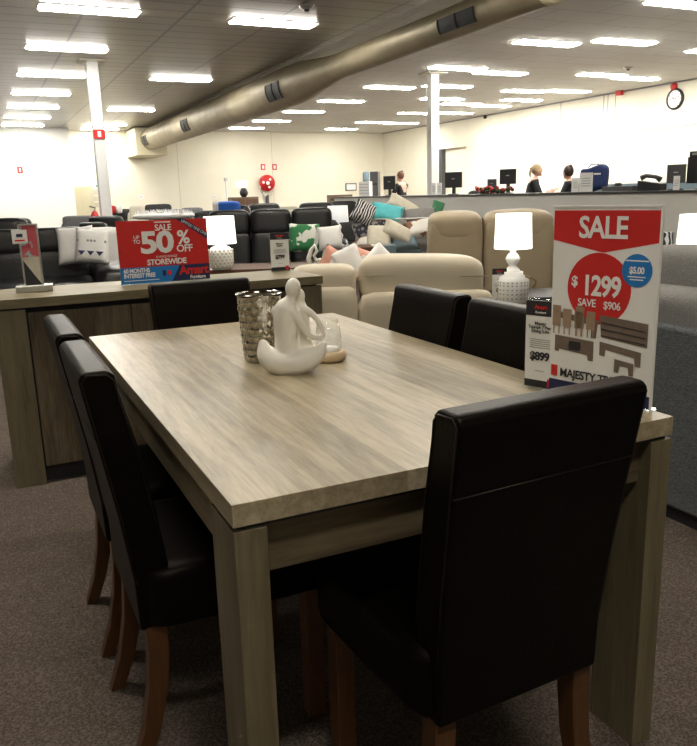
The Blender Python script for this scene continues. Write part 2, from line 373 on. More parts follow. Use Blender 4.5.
for i, (x, y) in enumerate(LF): place_light(x, y, 'white ceiling light by the far left wall, %s' % ('nearer' if i == 0 else 'farther'), 'ceiling lights at the far left')
for x, y in ((-1.2, 2.2), (1.9, 2.2), (.7, 5.2), (3.2, 5.2), (7.0, 3.5), (-.6, -1.6)):  # added fill lights, all out of view, for table, signs and sculpture
    place_light(x, y, 'unseen ceiling light added to brighten the near aisle', 'unseen ceiling lights added over the near aisle', True)
# duct
dt = thing('air_duct', 'long round metal air duct hanging under the ceiling', 'duct', (0, 0, CZ))
d = B(); prof = []
for y, r, zc in ((26.3, .352, -.40), (13.0, .352, -.40), (12.4, .33, -.39), (11.2, .21, -.375), (10.8, .19, -.37), (5.7, .185, -.37)): prof.append((y, r, zc))
rings = []; SEG = 32
for y, r, zc in prof: rings.append([d.b.verts.new((5.32+r*math.cos(2*PI*k/SEG), y, zc+r*math.sin(2*PI*k/SEG))) for k in range(SEG)])
for a, b_ in zip(rings, rings[1:]):
    for k in range(SEG): d.b.faces.new((a[k], a[(k+1) % SEG], b_[(k+1) % SEG], b_[k]))
d.b.faces.new(rings[0]); ob = d.build('duct_pipe', 'duct', dt, smooth=True)
cp = B(); cp.lathe([(0, 5.69), (.17, 5.69), (.19, 5.7), (.19, 5.76)], 32, (5.32, 0, -.37), 'y'); cp.build('end_cap', 'ebox', dt, smooth=True)
sm = B()
for k in range(26):
    y = 5.8+k*.8; r, zc = (.186, -.37) if y < 10.9 else (.3535, -.40)
    if 10.7 < y < 13.1: continue
    if y > 26: break
    sm.lathe([(r, y-.01), (r+.004, y), (r, y+.01)], 32, (5.32, 0, zc), 'y')
sm.build('seam_rings', 'duct', dt, smooth=True)
B().box(4.80, 5.85, 26.2, BW-.002, -.93, -.03).build('wall_box', 'ebox', dt, .02)
for y in (7.0, 12.8, 18.5, 24.5):
    rr = .30 if y > 11.5 else .17
    B().tube([(5.32, y, -.37+rr), (5.32, y, -.002)], .008).build('hanger_rod', 'metal', dt)
def grille(y0, y1, r, zc, n):
    g = B()                     # curved vent set in the lower left of the pipe, facing the aisle
    a0, a1 = math.radians(172), math.radians(222); K = 8
    for (ya, yb, ro, aa, ab) in ((y0, y1, r+.004, a0, a1),):
        for k in range(K):
            p = [(5.32+ro*math.cos(aa+(ab-aa)*(k+j)/K), zc+ro*math.sin(aa+(ab-aa)*(k+j)/K)) for j in (0, 1)]
            vs = [g.b.verts.new((p[i][0], y, p[i][1])) for i, y in ((0, ya), (1, ya), (1, yb), (0, yb))]; g.b.faces.new(vs)
    o = g.build('vent_grille', 'grille', dt)
    f = B()
    for y in [y0, y1, (y0+y1)/2]:
        f.tube([(5.32+(r+.01)*math.cos(a0+(a1-a0)*k/K), y, zc+(r+.01)*math.sin(a0+(a1-a0)*k/K)) for k in range(K+1)], .010 if y in (y0, y1) else .014, 5)
    for k in range(n):
        a = a0+(a1-a0)*k/(n-1); f.tube([(5.32+(r+.008)*math.cos(a), y0, zc+(r+.008)*math.sin(a)), (5.32+(r+.008)*math.cos(a), y1, zc+(r+.008)*math.sin(a))], .0035, 4)
    f.build('louvres', 'grille', o)
grille(6.85, 7.62, .19, -.37, 12)
for y in (13.2, 20.1, 25.6): grille(y-.35, y+.35, .353, -.40, 10)
# small ceiling fittings
sp = [(3.9, 8.85, 'round smoke detector on the dark ceiling behind the nearest duct-side light', 'smoke detector'), (12.24, 11.6, 'round detector beside the right hand pair of ceiling lights', 'smoke detector'), (9.45, 14.6, 'black hanging camera left of the far column top', 'camera')]
for x, y, l, c in sp:
    t = thing(c.replace(' ', '_'), l, c, (x, y, CZ)); B().lathe([(0, -.05), (.05, -.05), (.09, -.02), (.10, 0)], 20).build('housing', 'metal' if c[0] == 's' else 'black', t, smooth=True)
    B().lathe([(0, -.075), (.03, -.07), (.035, -.05)], 12).build('sensor_head', 'dark', t, smooth=True)
t = thing('exit_sign', 'small red and white exit sign high on the left column', 'sign', (1.83, 13.64, 2.30)); B().box(-.10, .10, -.008, .008, 0, .155).build('sign_plate', 'red', t, .003)
B().box(-.03, .03, -.0095, -.008, .03, .125).build('pictogram', 'paper', t)
# ============================================================ DINING TABLE
TW, TL, TH, TT = .934, 1.69, .76, .039
tb = thing('dining_table', 'long ash-grey wood dining table with plank legs in the foreground', 'table', (0, 0, 0))
B().box(0, TW, 0, TL, TH-TT, TH).build('tabletop', 'wood_y', tb, .0015, 1)
for x0, x1 in ((0.001, .056), (TW-.056, TW-.001)):
    for y0, y1 in ((.001, .135), (TL-.135, TL-.001)):
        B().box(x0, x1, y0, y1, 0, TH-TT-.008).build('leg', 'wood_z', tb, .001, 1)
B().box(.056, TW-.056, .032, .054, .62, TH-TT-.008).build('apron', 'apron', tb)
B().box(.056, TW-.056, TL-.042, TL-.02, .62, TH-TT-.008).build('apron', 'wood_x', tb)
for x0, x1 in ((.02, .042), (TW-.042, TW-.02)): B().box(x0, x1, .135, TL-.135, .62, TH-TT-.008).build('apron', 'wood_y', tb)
B().box(.01, TW-.01, .01, TL-.01, TH-TT-.008, TH-TT).build('spacer', 'ink', tb)
# ============================================================ DINING CHAIRS
def make_chair():
    t = thing('dining_chair', None, 'chair', group='dark leather dining chairs round the table')
    # back: lofted sections rising and leaning, tapering out
    prof = [(.335, -.21, -.135), (.45, -.213, -.138), (.60, -.232, -.157), (.75, -.257, -.182), (.86, -.276, -.207), (.893, -.281, -.212), (.905, -.270, -.224)]
    b = B(); rings = []
    for z, xo, xi in prof:
        hw = .180+.014*(z-.33)/.57
        rings.append([b.b.verts.new(p) for p in ((xo, -hw, z), (xi, -hw, z), (xi, hw, z), (xo, hw, z))])
    for a, c in zip(rings, rings[1:]):
        for k in range(4): b.b.faces.new((a[k], a[(k+1) % 4], c[(k+1) % 4], c[k]))
    b.b.faces.new(rings[0]); b.b.faces.new(rings[-1])
    bk = b.build('backrest', 'leather', t, .02, 4)
    s = B()   # stitched seam running round both side edges
    for sy in (-1, 1):
        pts = []
        for z, xo, xi in prof[1:]: pts.append((xo+.006, sy*(.180+.014*(z-.33)/.57+.0005), z-.006))
        pts += [(xi-.004, sy*(.180+.014*(z-.33)/.57+.0005), z-.008) for z, xo, xi in prof[:0:-1]]
        s.tube(pts, .0016, 5)
    s.tube([(-.2605, -.190, .77), (-.2605, .190, .77)], .0014, 5)
    s.build('seam', 'leather_side', bk, smooth=True)
    se = B(); se.sq((.02, 0, .405), (.222, .206, .072), 10, 10); se.build('seat', 'leather', t, smooth=True)
    for sy in (-1, 1):
        f = B(); pts = [(.178, sy*.165, .36), (.180, sy*.165, .2), (.183, sy*.165, 0)]
        f.box(.158, .202, sy*.165-.022, sy*.165+.022, 0, .36); f.build('leg', 'leg', t, .004)
        r = B(); rg = []
        for z, x, w in ((.36, -.178, .022), (.28, -.176, .022), (.19, -.184, .021), (.09, -.205, .019), (0, -.238, .017)):
            rg.append([r.b.verts.new(p) for p in ((x-w, sy*.158-w, z), (x+w, sy*.158-w, z), (x+w, sy*.158+w, z), (x-w, sy*.158+w, z))])
        for a, c in zip(rg, rg[1:]):
            for k in range(4): r.b.faces.new((a[k], a[(k+1) % 4], c[(k+1) % 4], c[k]))
        r.b.faces.new(rg[0]); r.b.faces.new(rg[-1]); r.build('leg', 'leg', t, .003)
    return t
ch = make_chair()
CH = [(.468, .10, PI/2+.05, 'black leather dining chair in the foreground with its back to us'),
      (.116, .605, 0, 'brown-black leather dining chair nearer to us on the left side of the table'),
      (.116, 1.085, 0, 'brown-black leather dining chair farther back on the left side of the table'),
      (.785, 1.10, PI, 'dark leather dining chair farther back on the right side of the table'),
      (.785, .64, PI, 'dark leather dining chair on the right side, half hidden by the price signs'),
      (.455, 1.64, -PI/2, 'dark leather dining chair at the far end, in front of the sideboard')]
for i, (x, y, a, l) in enumerate(CH):
    o = ch if i == 0 else dup(ch, (0, 0, 0), 0); o.location = (x, y, 0); o.rotation_euler = (0, 0, a); o['label'] = l
# ============================================================ SIDEBOARD
sb = thing('sideboard', 'ash-grey wood sideboard behind the dining table', 'sideboard', (0, 2.4, 0))
X0, X1 = -.31, 1.205
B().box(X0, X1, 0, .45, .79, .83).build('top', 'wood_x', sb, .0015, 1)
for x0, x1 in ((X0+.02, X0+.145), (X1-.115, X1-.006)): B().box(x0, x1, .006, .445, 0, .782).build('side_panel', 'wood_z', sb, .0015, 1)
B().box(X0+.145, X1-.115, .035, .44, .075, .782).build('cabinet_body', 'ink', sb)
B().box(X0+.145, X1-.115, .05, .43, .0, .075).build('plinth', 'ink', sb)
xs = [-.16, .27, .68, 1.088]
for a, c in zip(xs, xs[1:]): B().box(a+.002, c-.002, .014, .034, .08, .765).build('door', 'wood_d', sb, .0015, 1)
B().box(X0+.03, X1-.03, .02, .43, .782, .79).build('spacer', 'ink', sb)
# ============================================================ ON THE TABLE
# couple sculpture
def blobmesh(parts, vox=.004):
    """one continuous surface remeshed from overlapping soft forms"""
    b = B()
    for p in parts:
        if p[0] == 'e':
            _, c, h, rot = p; mx = Matrix.Translation(c) @ Matrix.Rotation(rot[2], 4, 'Z') @ Matrix.Rotation(rot[1], 4, 'Y') @ Matrix.Rotation(rot[0], 4, 'X'); b.sq((0, 0, 0), h, 2, 10, mx)
        else:
            P0 = [Vector(q) for q in p[1]]; R0 = p[2]; PP, RR = [], []
            for i in range(len(P0)-1):
                a0, a1, a2, a3 = P0[max(i-1, 0)], P0[i], P0[i+1], P0[min(i+2, len(P0)-1)]
                for k in range(5):
                    t = k/5; PP.append(.5*((2*a1)+(a2-a0)*t+(2*a0-5*a1+4*a2-a3)*t*t+(3*a1-a0-3*a2+a3)*t**3)); RR.append(R0[i]+(R0[i+1]-R0[i])*t)
            PP.append(P0[-1]); RR.append(R0[-1]); b.tube(PP, RR, 20)
            for q, rr in ((P0[0], R0[0]), (P0[-1], R0[-1])): b.sq(q, (rr, rr, rr), 2, 6)
    return b
sc = thing('sculpture', 'white ceramic sculpture of two seated embracing figures on the table', 'sculpture', (.415, .80, TH), rz=-.42)
# local x = to the right in view, -y = toward viewer
parts = [('t', [(-.012, 0, .05), (-.014, 0, .10), (-.013, 0, .145), (-.008, 0, .175), (0, 0, .192), (.006, 0, .205)], [.034, .031, .033, .030, .016, .012]),
         ('e', (-.010, 0, .158), (.042, .021, .024), (0, .25, 0)),
         ('e', (.010, 0, .224), (.0205, .020, .0275), (0, .15, 0)),
         # second figure
         ('t', [(.030, .022, .05), (.028, .022, .12), (.026, .022, .165), (.026, .022, .19)], [.028, .024, .020, .011]),
         ('e', (.026, .022, .198), (.014, .015, .022), (0, .1, 0)),
         # crossed legs forming a crescent base
         ('t', [(-.076, .0, .078), (-.066, -.008, .046), (-.035, -.016, .027), (.005, -.018, .026), (.040, -.014, .034), (.070, -.008, .052), (.084, -.002, .070)], [.013, .028, .033, .034, .032, .022, .011]),
         ('t', [(-.070, .022, .062), (-.040, .026, .032), (.005, .028, .026), (.045, .024, .036), (.074, .012, .058)], [.012, .024, .028, .024, .012]),
         ('e', (0, .004, .018), (.062, .042, .0185), (0, 0, 0)),
         # arms: loop out to the right
         ('t', [(.004, -.014, .165), (.022, -.016, .140), (.038, -.012, .110), (.056, -.006, .094), (.076, .002, .090), (.084, .006, .094)], [.015, .012, .010, .0085, .008, .007]),
         ('t', [(.028, .012, .168), (.050, .012, .158), (.068, .012, .140), (.080, .010, .118), (.085, .007, .096)], [.014, .010, .0085, .0075, .007])]
o = blobmesh(parts).build('figures', 'ceramic', sc, smooth=True)
rm = o.modifiers.new('remesh', 'REMESH'); rm.mode = 'VOXEL'; rm.voxel_size = .0026; rm.use_smooth_shade = True
sm_ = o.modifiers.new('smooth', 'SMOOTH'); sm_.iterations = 16; sm_.factor = .5
# hammered silver vase
vs = thing('candle_holder', 'mirrored silver vase with a dimpled pattern behind the white sculpture', 'vase', (.392, .985, TH))
v = B(); v.lathe([(0, 0), (.046, 0), (.049, .004), (.062, .186), (.066, .192), (.064, .196), (.060, .192), (.058, .186), (.046, .01), (0, .008)], 48); v.build('body', 'chrome', vs, smooth=True)
st = B(); N = 16
for rr in range(9):
    z = .018+rr*.0195; R_ = .049+.013*z/.186
    for k in range(N):
        a = 2*PI*(k+.5*(rr % 2))/N
        mx = Matrix.Translation((R_*math.cos(a), R_*math.sin(a), z)) @ Matrix.Rotation(a, 4, 'Z') @ Matrix.Rotation(PI/4, 4, 'X')
        q = [st.b.verts.new(mx @ Vector(p)) for p in ((0, .0078, .0078), (0, -.0078, .0078), (0, -.0078, -.0078), (0, .0078, -.0078), (.0025, 0, 0))]
        for i in range(4): st.b.faces.new((q[i], q[(i+1) % 4], q[4]))
st.build('stud_pattern', 'hammer', vs)
# glass candle cup on wood ring
gl = thing('candle_holder', 'clear glass candle holder in a pale wooden ring, right of the sculpture', 'candle holder', (.556, .878, TH))
B().lathe([(0, 0), (.040, 0), (.049, .006), (.051, .016), (.047, .026), (.038, .030), (.034, .026), (.033, .020), (0, .019)], 40).build('wood_ring', 'cork', gl, smooth=True)
B().lathe([(0, .0195), (.032, .0195), (.0385, .04), (.037, .07), (.030, .118), (.0285, .118), (.0355, .07), (.037, .04), (.031, .0215), (0, .0212)], 40).build('glass', 'glass', gl, smooth=True)
B().lathe([(0, .022), (.026, .022), (.027, .038), (0, .040)], 28).build('candle', 'wcer', gl, smooth=True)
# ============================================================ SIGNS
def panel(t, w, h, m='paper', foot=None, th=.003):
    p = B().box(-w/2, w/2, -th/2, th/2, .004, h).build('panel', m, t)
    return p
def holder(t, w, h, depth=.06):
    b = B(); b.box(-w/2-.003, w/2+.003, .0018, .0040, 0, h+.004); b.box(-w/2-.003, w/2+.003, -depth/2, depth/2, 0, .003); b.build('acrylic_holder', 'acrylic', t)
# big sale sign
d_ = Vector((-.24, .97)); ctr = Vector((.918, .05))+d_*.125
ss = thing('sale_sign', 'tall white and red price sign reading SALE 1299 at the table corner', 'sign', (ctr.x, ctr.y, TH), rz=math.atan2(-.97, .24))
w, h = .250, .418
panel(ss, w, h); holder(ss, w, h, .05)
B().box(-w/2-.004, w/2+.004, -.003, .0045, h, h+.004).build('rim', 'wcer', ss); B().box(w/2, w/2+.0035, -.003, .0045, 0, h).build('rim', 'wcer', ss)
U = lambda u: (u-.5)*w
V = lambda v: v*h
Y1, Y2, Y3, Y4 = -.0019, -.0023, -.0027, -.0031
B().prism([(U(.0), V(.985)), (U(1), V(.985)), (U(1), V(.832)), (U(.5), V(.775)), (U(0), V(.832))], -.0015, Y1).build('red_banner', 'red', ss)
disc(B(), U(.47), V(.59), .077, -.0015, Y1).build('red_disc', 'red', ss)
disc(B(), U(.82), V(.695), .034, Y1, Y2).build('blue_disc', 'blue', ss)
text('SALE', .064, U(.49), V(.895), Y3, 'paper', ss, bold=.02, xs=.92)
text('$', .030, U(.235), V(.62), Y3, 'paper', ss, bold=.03)
text('1299', .060, U(.50), V(.60), Y3, 'paper', ss, bold=.03, xs=.84)
text('SAVE', .0235, U(.365), V(.512), Y3, 'paper', ss, bold=.012, xs=.92)
text('$906', .0235, U(.61), V(.508), Y3, 'paper', ss, bold=.012, xs=.92)
text('$5.00', .019, U(.82), V(.695), Y3, 'paper', ss, bold=.03, xs=.85)
b = B(); b.box(U(.72), U(.92), Y3, Y2, V(.74), V(.746))
b.box(U(.74), U(.90), Y3, Y2, V(.662), V(.667)); b.box(U(.76), U(.88), Y3, Y2, V(.648), V(.653)); b.build('fine_print', 'paper', ss)
def rects(rs, m, y0, y1, nm):
    b = B()
    for a, c, e, f in rs: b.box(U(a), U(c), y1, y0, V(e), V(f))
    return b.build(nm, m, ss)
# printed furniture picture: sideboard, table with chairs, tv unit, benches
b = B()
b.prism([(U(.50), V(0.457)), (U(.95), V(0.438)), (U(.95), V(0.319)), (U(.52), V(0.343))], Y1, Y2)
b.prism([(U(.05), V(0.323)), (U(.45), V(0.313)), (U(.45), V(0.208)), (U(.40), V(0.208)), (U(.39), V(0.236)), (U(.10), V(0.248)), (U(.09), V(0.232)), (U(.05), V(0.236))], Y1, Y2)
b.prism([(U(.51), V(0.319)), (U(.90), V(0.291)), (U(.90), V(0.216)), (U(.85), V(0.216)), (U(.84), V(0.260)), (U(.57), V(0.280)), (U(.56), V(0.244)), (U(.51), V(0.248))], Y1, Y2)
b.prism([(U(.66), V(0.240)), (U(.84), V(0.228)), (U(.84), V(0.165)), (U(.80), V(0.165)), (U(.79), V(0.205)), (U(.71), V(0.208)), (U(.70), V(0.169)), (U(.66), V(0.173))], Y2, Y3)
b.prism([(U(.05), V(0.453)), (U(.50), V(0.426)), (U(.48), V(0.402)), (U(.47), V(0.331)), (U(.42), V(0.331)), (U(.42), V(0.398)), (U(.05), V(0.422))], Y1, Y2)
b.build('furniture_picture', 'pbrown', ss)
b = B()
for u0, tp in ((.02, .45), (.13, .43), (.25, .42), (.26, .455), (.37, .43)):
    b.box(U(u0), U(u0+.085), Y4, Y3, V(0.374), V(.165+(tp-.045)*.79))
    for q in (.01, .065): b.box(U(u0+q), U(u0+q+.012), Y4, Y3, V(0.331), V(0.374))
b.build('chair_picture', 'pbrown2', ss)
b = B()
for k in range(1, 4):
    f0 = k/4; b.prism([(U(.52), V(.455-.135*f0)), (U(.93), V(.43-.125*f0)), (U(.93), V(.426-.125*f0)), (U(.52), V(.451-.135*f0))], Y3, Y4)
b.build('drawer_lines_picture', 'ink', ss)
b = B(); b.box(U(.20), U(.32), Y4, Y3, V(0.252), V(0.299)); b.box(U(.19), U(.33), Y4-.0003, Y4, V(0.276), V(0.280)); b.build('open_shelf_picture', 'ink', ss)
text('MAJESTY TRIUMPH', .027, U(.115), V(.118), Y4, 'ink', ss, bold=.02, align='LEFT', xs=.95)
B().box(U(.02), U(.085), Y3, -.0015, V(.095), V(.155)).build('red_square', 'red', ss)
B().box(U(0), U(1), Y2, -.0015, V(.0095), V(.075)).build('navy_strip', 'navy', ss)
# dining suite price card
def price_card(name_lines, price, label, loc, rz, w=.10, h=.21, small=True):
    t = thing('price_card', label, 'sign', loc, rz)
    B().box(-w/2, w/2, -.001, .001, .003, h).build('card', 'paper', t)
    holder(t, w, h, .06)
    B().box(-w/2, w/2, -.0016, -.001, h-.035, h).build('black_header', 'ink', t)
    B().box(-w/2, w/2, -.0016, -.001, .003, .020).build('black_footer', 'ink', t)
    s_ = w/.1
    text('Amart', .017*s_, 0, h-.015, -.002, 'red', t, bold=.03)
    text('Furniture', .008, 0, h-.027, -.002, 'paper', t)
    text(name_lines, .0135*s_, 0, h-.062, -.002, 'ink', t, bold=.015)
    text(price, .027, 0, h*.37, -.002, 'ink', t, bold=.04)
    b = B()
    for k in range(5): b.box(-w*(.36-.03*(k % 2)), w*(.36-.03*(k % 2)), -.0016, -.001, h*.56-k*.0048, h*.56-k*.0048+.0015)
    b.box(-w*.15, w*.15, -.0016, -.001, h*.2, h*.2+.0015); b.build('fine_print', 'greyink', t)
    B().box(w*.28, w*.44, -.0020, -.0016, .006, .026).build('red_mark', 'red', t)
    return t
price_card('Majesty\nTriumph 7 Piece\nDining Suite', '$899', 'white price card with black header reading 899, left of the sale sign', (.850, .320, TH), math.radians(-70), .078, .208)
price_card('Majestic\nBuffet', '$799', 'small white price card standing at the right end of the sideboard', (1.125, 2.78, .83), -.12, .10, .20)
# 50% off sign
w2, h2 = .425, .295
fs = thing('sale_sign', 'wide red and blue sign reading SALE 50% OFF STOREWIDE on the sideboard', 'sign', (.483, 2.62, .83), rz=.0)
B().box(-w2/2, w2/2, -.0015, .0015, .004, h2).build('panel', 'red', fs); holder(fs, w2, h2, .07)
U2 = lambda u: (u-.5)*w2
V2 = lambda v: .004+v*(h2-.004)
B().prism([(U2(0), V2(0)), (U2(.56), V2(0)), (U2(.66), V2(.26)), (U2(0), V2(.26))], -.0015, -.0020).build('blue_strip', 'blue', fs)
B().prism([(U2(.56), V2(0)), (U2(1), V2(0)), (U2(1), V2(.26)), (U2(.66), V2(.26))], -.0015, -.0020).build('navy_corner', 'navy', fs)
B().prism([(U2(.66), V2(1)), (U2(.75), V2(1)), (U2(1), V2(.76)), (U2(1), V2(.66))], -.0015, -.0020).build('navy_ribbon', 'navy', fs)
B().prism([(U2(.0), V2(.62)), (U2(.20), V2(.26)), (U2(.0), V2(.26))], -.0015, -.0017).build('red_facet', 'redp', fs)
P_ = dict(m='paper', parent=fs)
b = B(); b.box(U2(.41), U2(.59), -.0026, -.0015, V2(.955), V2(.972))
text('SALE', .040, U2(.505), V2(.875), -.0026, bold=.02, **P_)
text('UP\nTO', .024, U2(.205), V2(.70), -.0026, bold=.01, **P_)
text('50', .138, U2(.425), V2(.63), -.0026, bold=.035, xs=1.2, **P_)
text('%', .088, U2(.725), V2(.70), -.0026, bold=.025, **P_)
text('OFF', .047, U2(.73), V2(.525), -.0026, bold=.02, **P_)
text('A HUGE RANGE', .015, U2(.52), V2(.412), -.0026, **P_)
text('STOREWIDE', .036, U2(.52), V2(.325), -.0026, bold=.03, **P_)
text('60 MONTHS\nINTEREST FREE', .027, U2(.035), V2(.165), -.0026, bold=.03, align='LEFT', xs=.88, **P_)
b.box(U2(.035), U2(.42), -.0026, -.002, V2(.045), V2(.055)); b.build('fine_print', 'paper', fs)
text('Amart', .058, U2(.82), V2(.165), -.0026, 'red', fs, bold=.035)
text('Furniture', .022, U2(.86), V2(.05), -.0026, 'paper', fs, bold=.02)
text('LIMITED TIME ONLY', .018, U2(.865), V2(.845), -.0026, 'paper', fs, rot=math.radians(31))
b = B(); b.box(U2(.46), U2(.50), -.0026, -.002, V2(.10), V2(.19)); b.build('card_logo', 'navy', fs)
b = B(); b.box(U2(.515), U2(.56), -.0026, -.002, V2(.11), V2(.18)); b.build('card_logo', 'red', fs)
# brochure stand
bs = thing('brochure_stand', 'slim metal stand with pink brochure and white tag at the sideboard left end', 'display stand', (-.105, 2.65, .83), rz=-.08)
B().box(-.078, .078, -.035, .035, 0, .030).build('base', 'metal', bs, .004)
f = B(); f.box(-.042, -.034, -.006, .006, .03, .30); f.box(.034, .042, -.006, .006, .03, .30); f.box(-.042, .042, -.006, .006, .293, .30); f.build('frame', 'metal', bs)
B().box(-.034, .034, -.002, .002, .03, .293).build('lower_picture', 'cream', bs)
B().prism([(-.034, .03), (.034, .03), (-.034, .14)], -.003, -.002).build('dark_wedge', 'ink', bs)
B().box(-.034, .034, -.003, -.002, .155, .293).build('brochure_cover', 'pinkart', bs)
B().box(-.068, -.005, -.0075, -.0065, .215, .275).build('white_tag', 'paper', bs)
B().box(-.050, -.024, -.0085, -.0075, .245, .258).build('tag_logo', 'navy', bs); B().box(-.058, -.016, -.0085, -.0075, .226, .233).build('tag_print', 'red', bs)
# ============================================================ LOUNGE FURNITURE
def armchair(label, x, y, rz, m='bleather', w=.95, h=1.02, depth=.92, group=None, name='armchair', head=True, seats=1, cat='armchair', arm=.2, backlean=.12, headm=None, pan='same'):
    """faces local -y; origin on the floor at the centre"""
    t = thing(name, label, cat, (x, y, 0), rz, group)
    hw = w/2; iw = w-2*arm; sw = iw/seats
    B().box(-hw+.03, hw-.03, -depth/2+.06, depth/2-.06, 0.04, .30).build('frame', m, t, .03, 3)
    B().box(-hw+.06, hw-.06, -depth/2+.1, depth/2-.1, 0, .05).build('base', 'black', t)
    mx = Matrix.Rotation(-backlean, 4, 'X')
    for k in range(seats):
        cx = -iw/2+sw*(k+.5)
        B().sq((cx, -.06, .38), (sw/2-.004, depth/2-.06, .115), 7, 7).build('seat_cushion', m, t, smooth=True)
        bm_ = Matrix.Translation((cx, depth/2-.22, .38)) @ mx
        B().sq((0, 0, (h-.38)*.31), (sw/2-.002, .115, (h-.38)*.34), 7, 8, bm_).build('back_cushion', m, t, smooth=True)
        if head: B().sq((0, .01, (h-.38)*.80), (sw/2-.004, .13, (h-.38)*.22), 6, 8, bm_).build('head_cushion', headm or m, t, smooth=True)
    pts = B(); pts.sq((0, 0, 0), (hw-arm*.6, .07, (h-.25)/2), 8, 6, Matrix.Translation((0, depth/2-.11, .12+(h-.2)/2)) @ Matrix.Rotation(-backlean*.7, 4, 'X')); pts.build('back_panel', m, t, smooth=True)
    for sx in (-1, 1):
        B().sq((sx*(hw-arm/2), -.03, .35), (arm/2, depth/2-.03, .27), 5, 7).build('armrest', m, t, smooth=True)
    return t
# left group of black sofas
armchair('long black leather sofa at left with two white patterned pillows', -.22, 6.95, -.10, w=2.5, h=.96, depth=1.1, seats=3, cat='sofa', name='sofa', arm=.36)
armchair('black leather sofa behind the left sofa, only its top showing', -.85, 8.7, -.12, w=2.6, h=1.04, depth=1.0, seats=3, cat='sofa', name='sofa', arm=.25)
armchair('black sofa farthest back at left, just under the bright wall', -.6, 10.9, 0, w=2.5, h=1.0, depth=.95, seats=3, cat='sofa', name='sofa', arm=.25)
def pillow(label, loc, size, m, rz=0, tilt=0, roll=0, name='cushion', group=None, cat='cushion', th=.13):
    t = B().pillow(size[0], size[1], th).build(name, m, None, smooth=True)
    t.location = loc; t.rotation_euler = (tilt, roll, rz); return tag(t, label, cat, group)
pillow('plain white cushion behind the patterned one on the left black sofa', (.53, 6.93, .80), (.36, .38), 'whitec', -.35, -.30, -.06)
pp = pillow('white cushion with grey lace band and blue triangles on the left black sofa', (.67, 6.78, .79), (.33, .34), 'whitec', -.35, -.25, .10)
b = B()
for k in range(9): b.lathe([(0, -.004), (.012, -.004), (.014, 0), (.012, .004), (0, .004)], 8, (-.128+k*.032, -.066+.018*abs(k-4)/4, .045), 'y')
b.build('lace_band', 'greyink', pp)
b = B()
for k in range(3): b.prism([(-.12+k*.085, -.055), (-.05+k*.085, -.055), (-.085+k*.085, -.10)], -.066, -.05)
b.build('triangle_print', 'navy', pp)
# throw and white tops beyond the red sign
f = B()
for k in range(520):
    a = random.uniform(-1, 1); yy = random.uniform(-1, 1); base = Vector((a*.38, yy*.2, .02-.02*a*a)); dr = Vector((random.uniform(-.5, .5), random.uniform(-.5, .5), 1)).normalized()*random.uniform(.03, .07)
    q = Vector((random.uniform(-.01, .01), random.uniform(-.01, .01), 0)); f.b.faces.new([f.b.verts.new(v) for v in (base-q*1, base+q+Vector((.006, 0, 0)), base+dr)])
f.sq((0, 0, -.02), (.42, .24, .045), 3, 8)
pos = at_d(163, 214, 10.2)
armchair('black leather armchair behind the red and blue sign, under a white fluffy throw', pos.x, pos.y+.1, -.45, w=.85, h=1.0, depth=.95, arm=.2)
o = f.build('fluffy_throw', 'fur'); o.location = (pos.x+.10, pos.y+.42, 1.01); o.rotation_euler = (0, 0, -.45); tag(o, 'white fluffy throw draped over the chair back behind the red sign', 'throw')
# three seat recliner beyond the sideboard
pos = at_d(272, 262, 8.6)
armchair('black leather three seat recliner sofa behind the sideboard', pos.x+.02, pos.y+.1, -.42, w=1.96, h=1.06, depth=1.0, seats=3, cat='sofa', name='recliner_sofa', arm=.26)
# small armchairs in rows behind
REC = [(229, 10.0, 'bleather', 'black leather recliner with a blue cloth over its headrest'), (262, 11.2, 'bleather', 'black leather recliner with a tall headrest, right of the blue-topped one'),
       (316, 10.4, 'bleather', 'black leather recliner with the large padded headrest below the plain back wall'), (342, 11.7, 'bleather', 'black leather recliner behind the white lamp shade near the counter end')]
for x, dd, m, l in REC:
    p = at_d(x, 206, dd); armchair(l, p.x, p.y, -.42, m, w=.86, h=1.10, depth=.9, group='black recliners in the row behind the sofa', name='recliner', cat='recliner', arm=.18)
p = at_d(229, 209, 9.9); o = B().sq((0, 0, 0), (.17, .155, .08), 4, 8).build('blue_cloth', 'bluec', None, smooth=True); o.location = (p.x+.02, p.y+.14, 1.09); o.rotation_euler = (0, 0, -.42); tag(o, 'bright blue cloth laid over a recliner headrest', 'cloth')
w_ = B().sq((0, 0, 0), (.05, .16, .082), 4, 6).build('white_stripe', 'whitec', o, smooth=True); w_.location = (-.13, 0, .002)
FAR = [(103, 12.4, .86, .96, 'bleather', 'black armchair just right of the left column'), (120, 18.5, .80, 1.0, 'bleather', 'dark armchair with a red and white cloth on its back'), (136, 16.5, .62, 1.08, 'cream', 'narrow beige armchair between two dark armchairs at the far left'),
       (158, 19.9, 1.0, 1.08, 'bleather', 'wide black recliner left of the far grey armchairs'), (177, 15.2, .80, 1.0, 'gfab3', 'grey rounded armchair, left of a far pair'), (192, 17.2, .8, 1.0, 'gfab3', 'grey rounded armchair, right of a far pair'),
       (207, 13.7, .8, .98, 'bleather', 'dark armchair left of the blue-topped recliner, far back'), (77, 14.6, .95, .94, 'gfab3', 'grey rounded armchair left of the left column'), (89, 11.2, .7, .90, 'bleather', 'small dark armchair in front of the left column'),
       (286, 14.5, .9, 1.0, 'cream', 'pale armchair peeking between two black headrests')]
for x, dd, w, h, m, l in FAR:
    p = at_d(x, 216, dd); armchair(l, p.x, p.y, -.3, m, w=w, h=h, depth=.85, group='armchairs far back near the wall', arm=.15)
